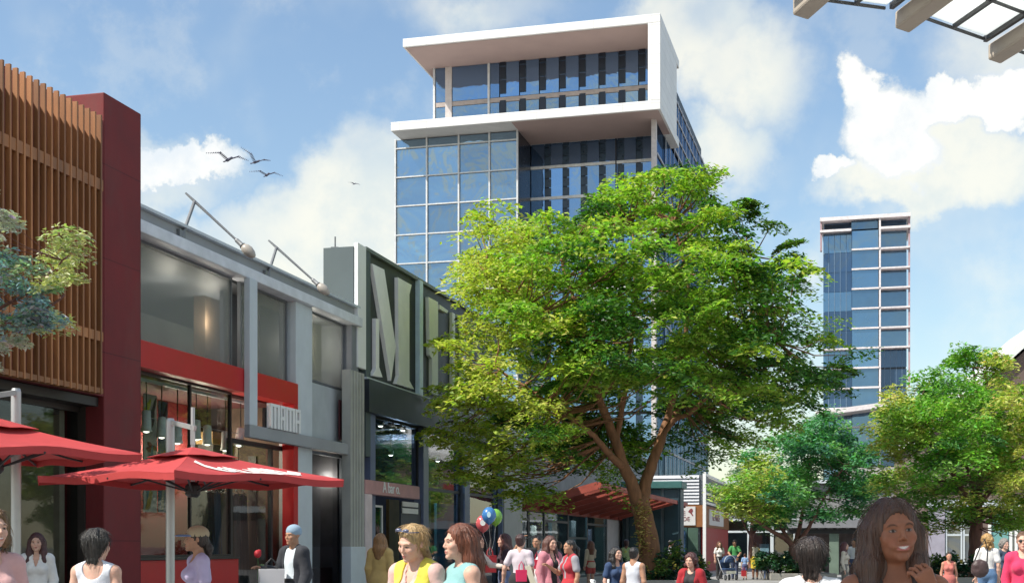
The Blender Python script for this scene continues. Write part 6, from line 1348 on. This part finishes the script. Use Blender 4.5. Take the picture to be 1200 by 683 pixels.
# ---- umbrellas
ured=pm('umbrella_red',(.50,.055,.055),.8,var=.08,scale=4,trans=.12,bump=.35,bscale=3.5,dirt=.06); alu=pm('mast_aluminium',(.45,.46,.45),.4,metal=.6,var=.1)
def umbrella(label,cx,cy,cz,D,rz,mast,mark):
    """square canopy, diagonal D, hung from a side mast; cz is the height of the rim"""
    U=thing('cantilever_umbrella',label,'umbrella',(cx,cy,0),R(rz),'red umbrellas'); r=D/2; ap=cz+.29
    cs_=[(r,0),(0,r),(-r,0),(0,-r)]; n=12; seg=MB(); top_r=.13
    for q in range(4):
        a=Vector((*cs_[q],cz)); b=Vector((*cs_[(q+1)%4],cz)); vs_=[]
        for i in range(n+1):
            t_=i/n
            for k in range(n+1):
                u=k/n; p=a.lerp(b,u); e=4*u*(1-u); p=Vector((p.x*(1-.05*e),p.y*(1-.05*e),cz)); f0=top_r+(1-top_r)*t_; zz_=ap+(cz-ap)*f0-.03*math.sin(math.pi*f0)*e-.02*math.sin(math.pi*f0)
                if t_==1: zz_+=.02*math.sin(u*9+q)
                vs_.append((p.x*f0,p.y*f0,zz_))
        seg.add(vs_,[(i*(n+1)+k,i*(n+1)+k+1,(i+1)*(n+1)+k+1,(i+1)*(n+1)+k) for i in range(n) for k in range(n)])
        vv=[]
        for k in range(n+1):
            u=k/n; e=4*u*(1-u); p=a.lerp(b,u); p=Vector((p.x*(1-.05*e),p.y*(1-.05*e),cz+.02*math.sin(u*9+q))); vv+= [tuple(p),(p.x*.995,p.y*.995,p.z-.06)]
        seg.add(vv,[(2*k,2*k+1,2*k+3,2*k+2) for k in range(n)])
    o=seg.build('canopy',ured,U,smooth=False); o.modifiers.new('s','SOLIDIFY').thickness=.006
    vt=MB(); vs_=[(0,0,ap+.03)]
    for k in range(16):
        a=2*math.pi*k/16; rr=.30*r/(abs(math.cos(a))+abs(math.sin(a))); vs_.append((rr*math.cos(a),rr*math.sin(a),ap-.075+.008*(k%2)))
    vt.add(vs_,[(0,1+k,1+(k+1)%16) for k in range(16)]); vt.build('vent_cap',ured,U).modifiers.new('s','SOLIDIFY').thickness=.005
    hz=cz-.12; MB().lathe([(.05,hz-.06),(.075,hz-.03),(.075,hz+.05),(.04,hz+.09)],n=14).build('hub',black,U); MB().tube([(0,0,hz),(0,0,ap+.42)],.02,8).build('centre_rod',alu,U)
    for k in range(8):
        a=2*math.pi*k/8; rr=r/(abs(math.cos(a))+abs(math.sin(a)))*.97; e=Vector((rr*math.cos(a),rr*math.sin(a),cz-.02)); ir=Vector((.06*math.cos(a),.06*math.sin(a),ap-.03)); m_=Vector((rr*.52*math.cos(a),rr*.52*math.sin(a),ap+(cz-ap)*.52-(.05 if k%2 else .02)-.045))
        rb=MB().tube([Vector((rr*f_*math.cos(a),rr*f_*math.sin(a),ap+(cz-ap)*f_-(.05 if k%2 else .02)*math.sin(math.pi*f_)-.035)) for f_ in (.06,.2,.4,.6,.8,.98)],.011,6).build('rib',black,U); MB().bar((.06*math.cos(a),.06*math.sin(a),hz),m_,.016).build('strut',black,rb)
    mx,my=mast; L=MB().lathe([(.045,0),(.045,cz+.60),(.036,cz+.63)],c=(mx,my,0),n=16).build('mast',alu,U,smooth=False); MB().box(mx-.45,mx+.45,my-.45,my+.45,0,.06).build('base_plate',galv,U,bevel=.01)
    MB().bar((mx*1.08,my*1.08,cz+.60),(-mx*.1,-my*.1,cz+.46 if False else cz+.50),.03,.045).build('arm',alu,U); MB().bar((0,0,ap+.05),(0,0,cz+.53),.045).build('hanger',alu,U)
    if mark:                                       # pale brush lettering along one panel, as on the photo
        mk=MB(); a=Vector((*cs_[mark[0]],0)); b=Vector((*cs_[(mark[0]+1)%4],0)); 
        def sp_(u,v,lift):                         # u along the rim, v from rim (0) toward apex
            e=4*u*(1-u); p=a.lerp(b,u); p=Vector((p.x*(1-.05*e),p.y*(1-.05*e),0)); v=.10+(v-.1)*1.75; f0=1-v; zz_=ap+(cz-ap)*f0-.03*math.sin(math.pi*f0)*e-.02*math.sin(math.pi*f0); return Vector((p.x*f0,p.y*f0,zz_+lift))
        def strk(pts,w=.022):
            for i in range(len(pts)-1):
                (u0,v0),(u1,v1)=pts[i],pts[i+1]; d=Vector((u1-u0,v1-v0)); nn=Vector((-d.y,d.x)).normalized()*w if d.length>0 else Vector((0,w))
                q=[sp_(u0+nn.x*.5,v0+nn.y,.012),sp_(u1+nn.x*.5,v1+nn.y,.012),sp_(u1-nn.x*.5,v1-nn.y,.012),sp_(u0-nn.x*.5,v0-nn.y,.012)]; mk.prism(q,(0,0,.004))
        strk([(.12,.36),(.22,.26),(.30,.17)],.028)
        lp=lambda cu,cv,ru,rv:[(cu+ru*math.cos(k*math.pi/5),cv+rv*math.sin(k*math.pi/5)) for k in range(11)]
        strk([(.22,.27),(.30,.19),(.34,.14)],.035); strk(lp(.36,.19,.04,.07)); strk([(.40,.14),(.44,.3)],.03); strk(lp(.47,.19,.035,.07)); strk([(.51,.13),(.58,.12),(.60,.26)],.028); strk([(.60,.13),(.65,.13),(.65,.26)],.03); strk(lp(.70,.20,.035,.07),.03); strk([(.74,.12),(.76,.3)],.03); strk(lp(.81,.19,.035,.07),.03); strk([(.85,.15),(.93,.2)],.028)
        mk.build('lettering',pm('print_white',(.78,.74,.70),.7),U)
    return U
Yu=13.5; cz_=P(0,561,Yu).z; D_=(405-50)/F*Yu
umbrella('red square umbrella with white brush lettering on an aluminium side mast',GX(226,Yu),Yu,cz_,D_*.99,7,(GX(195,Yu)-GX(226,Yu),.35),(3,))
umbrella('red square umbrella without lettering cut by the picture edge',GX(-6,12.),12.,P(0,531,12.).z,(165+175)/F*12.,3,(GX(2,12.)-GX(-6,12.)-.03,.5),None)
for o in SC.objects:
    for k in ('_b','_c'):
        if k in o: del o[k]
SC.view_settings.exposure=.55
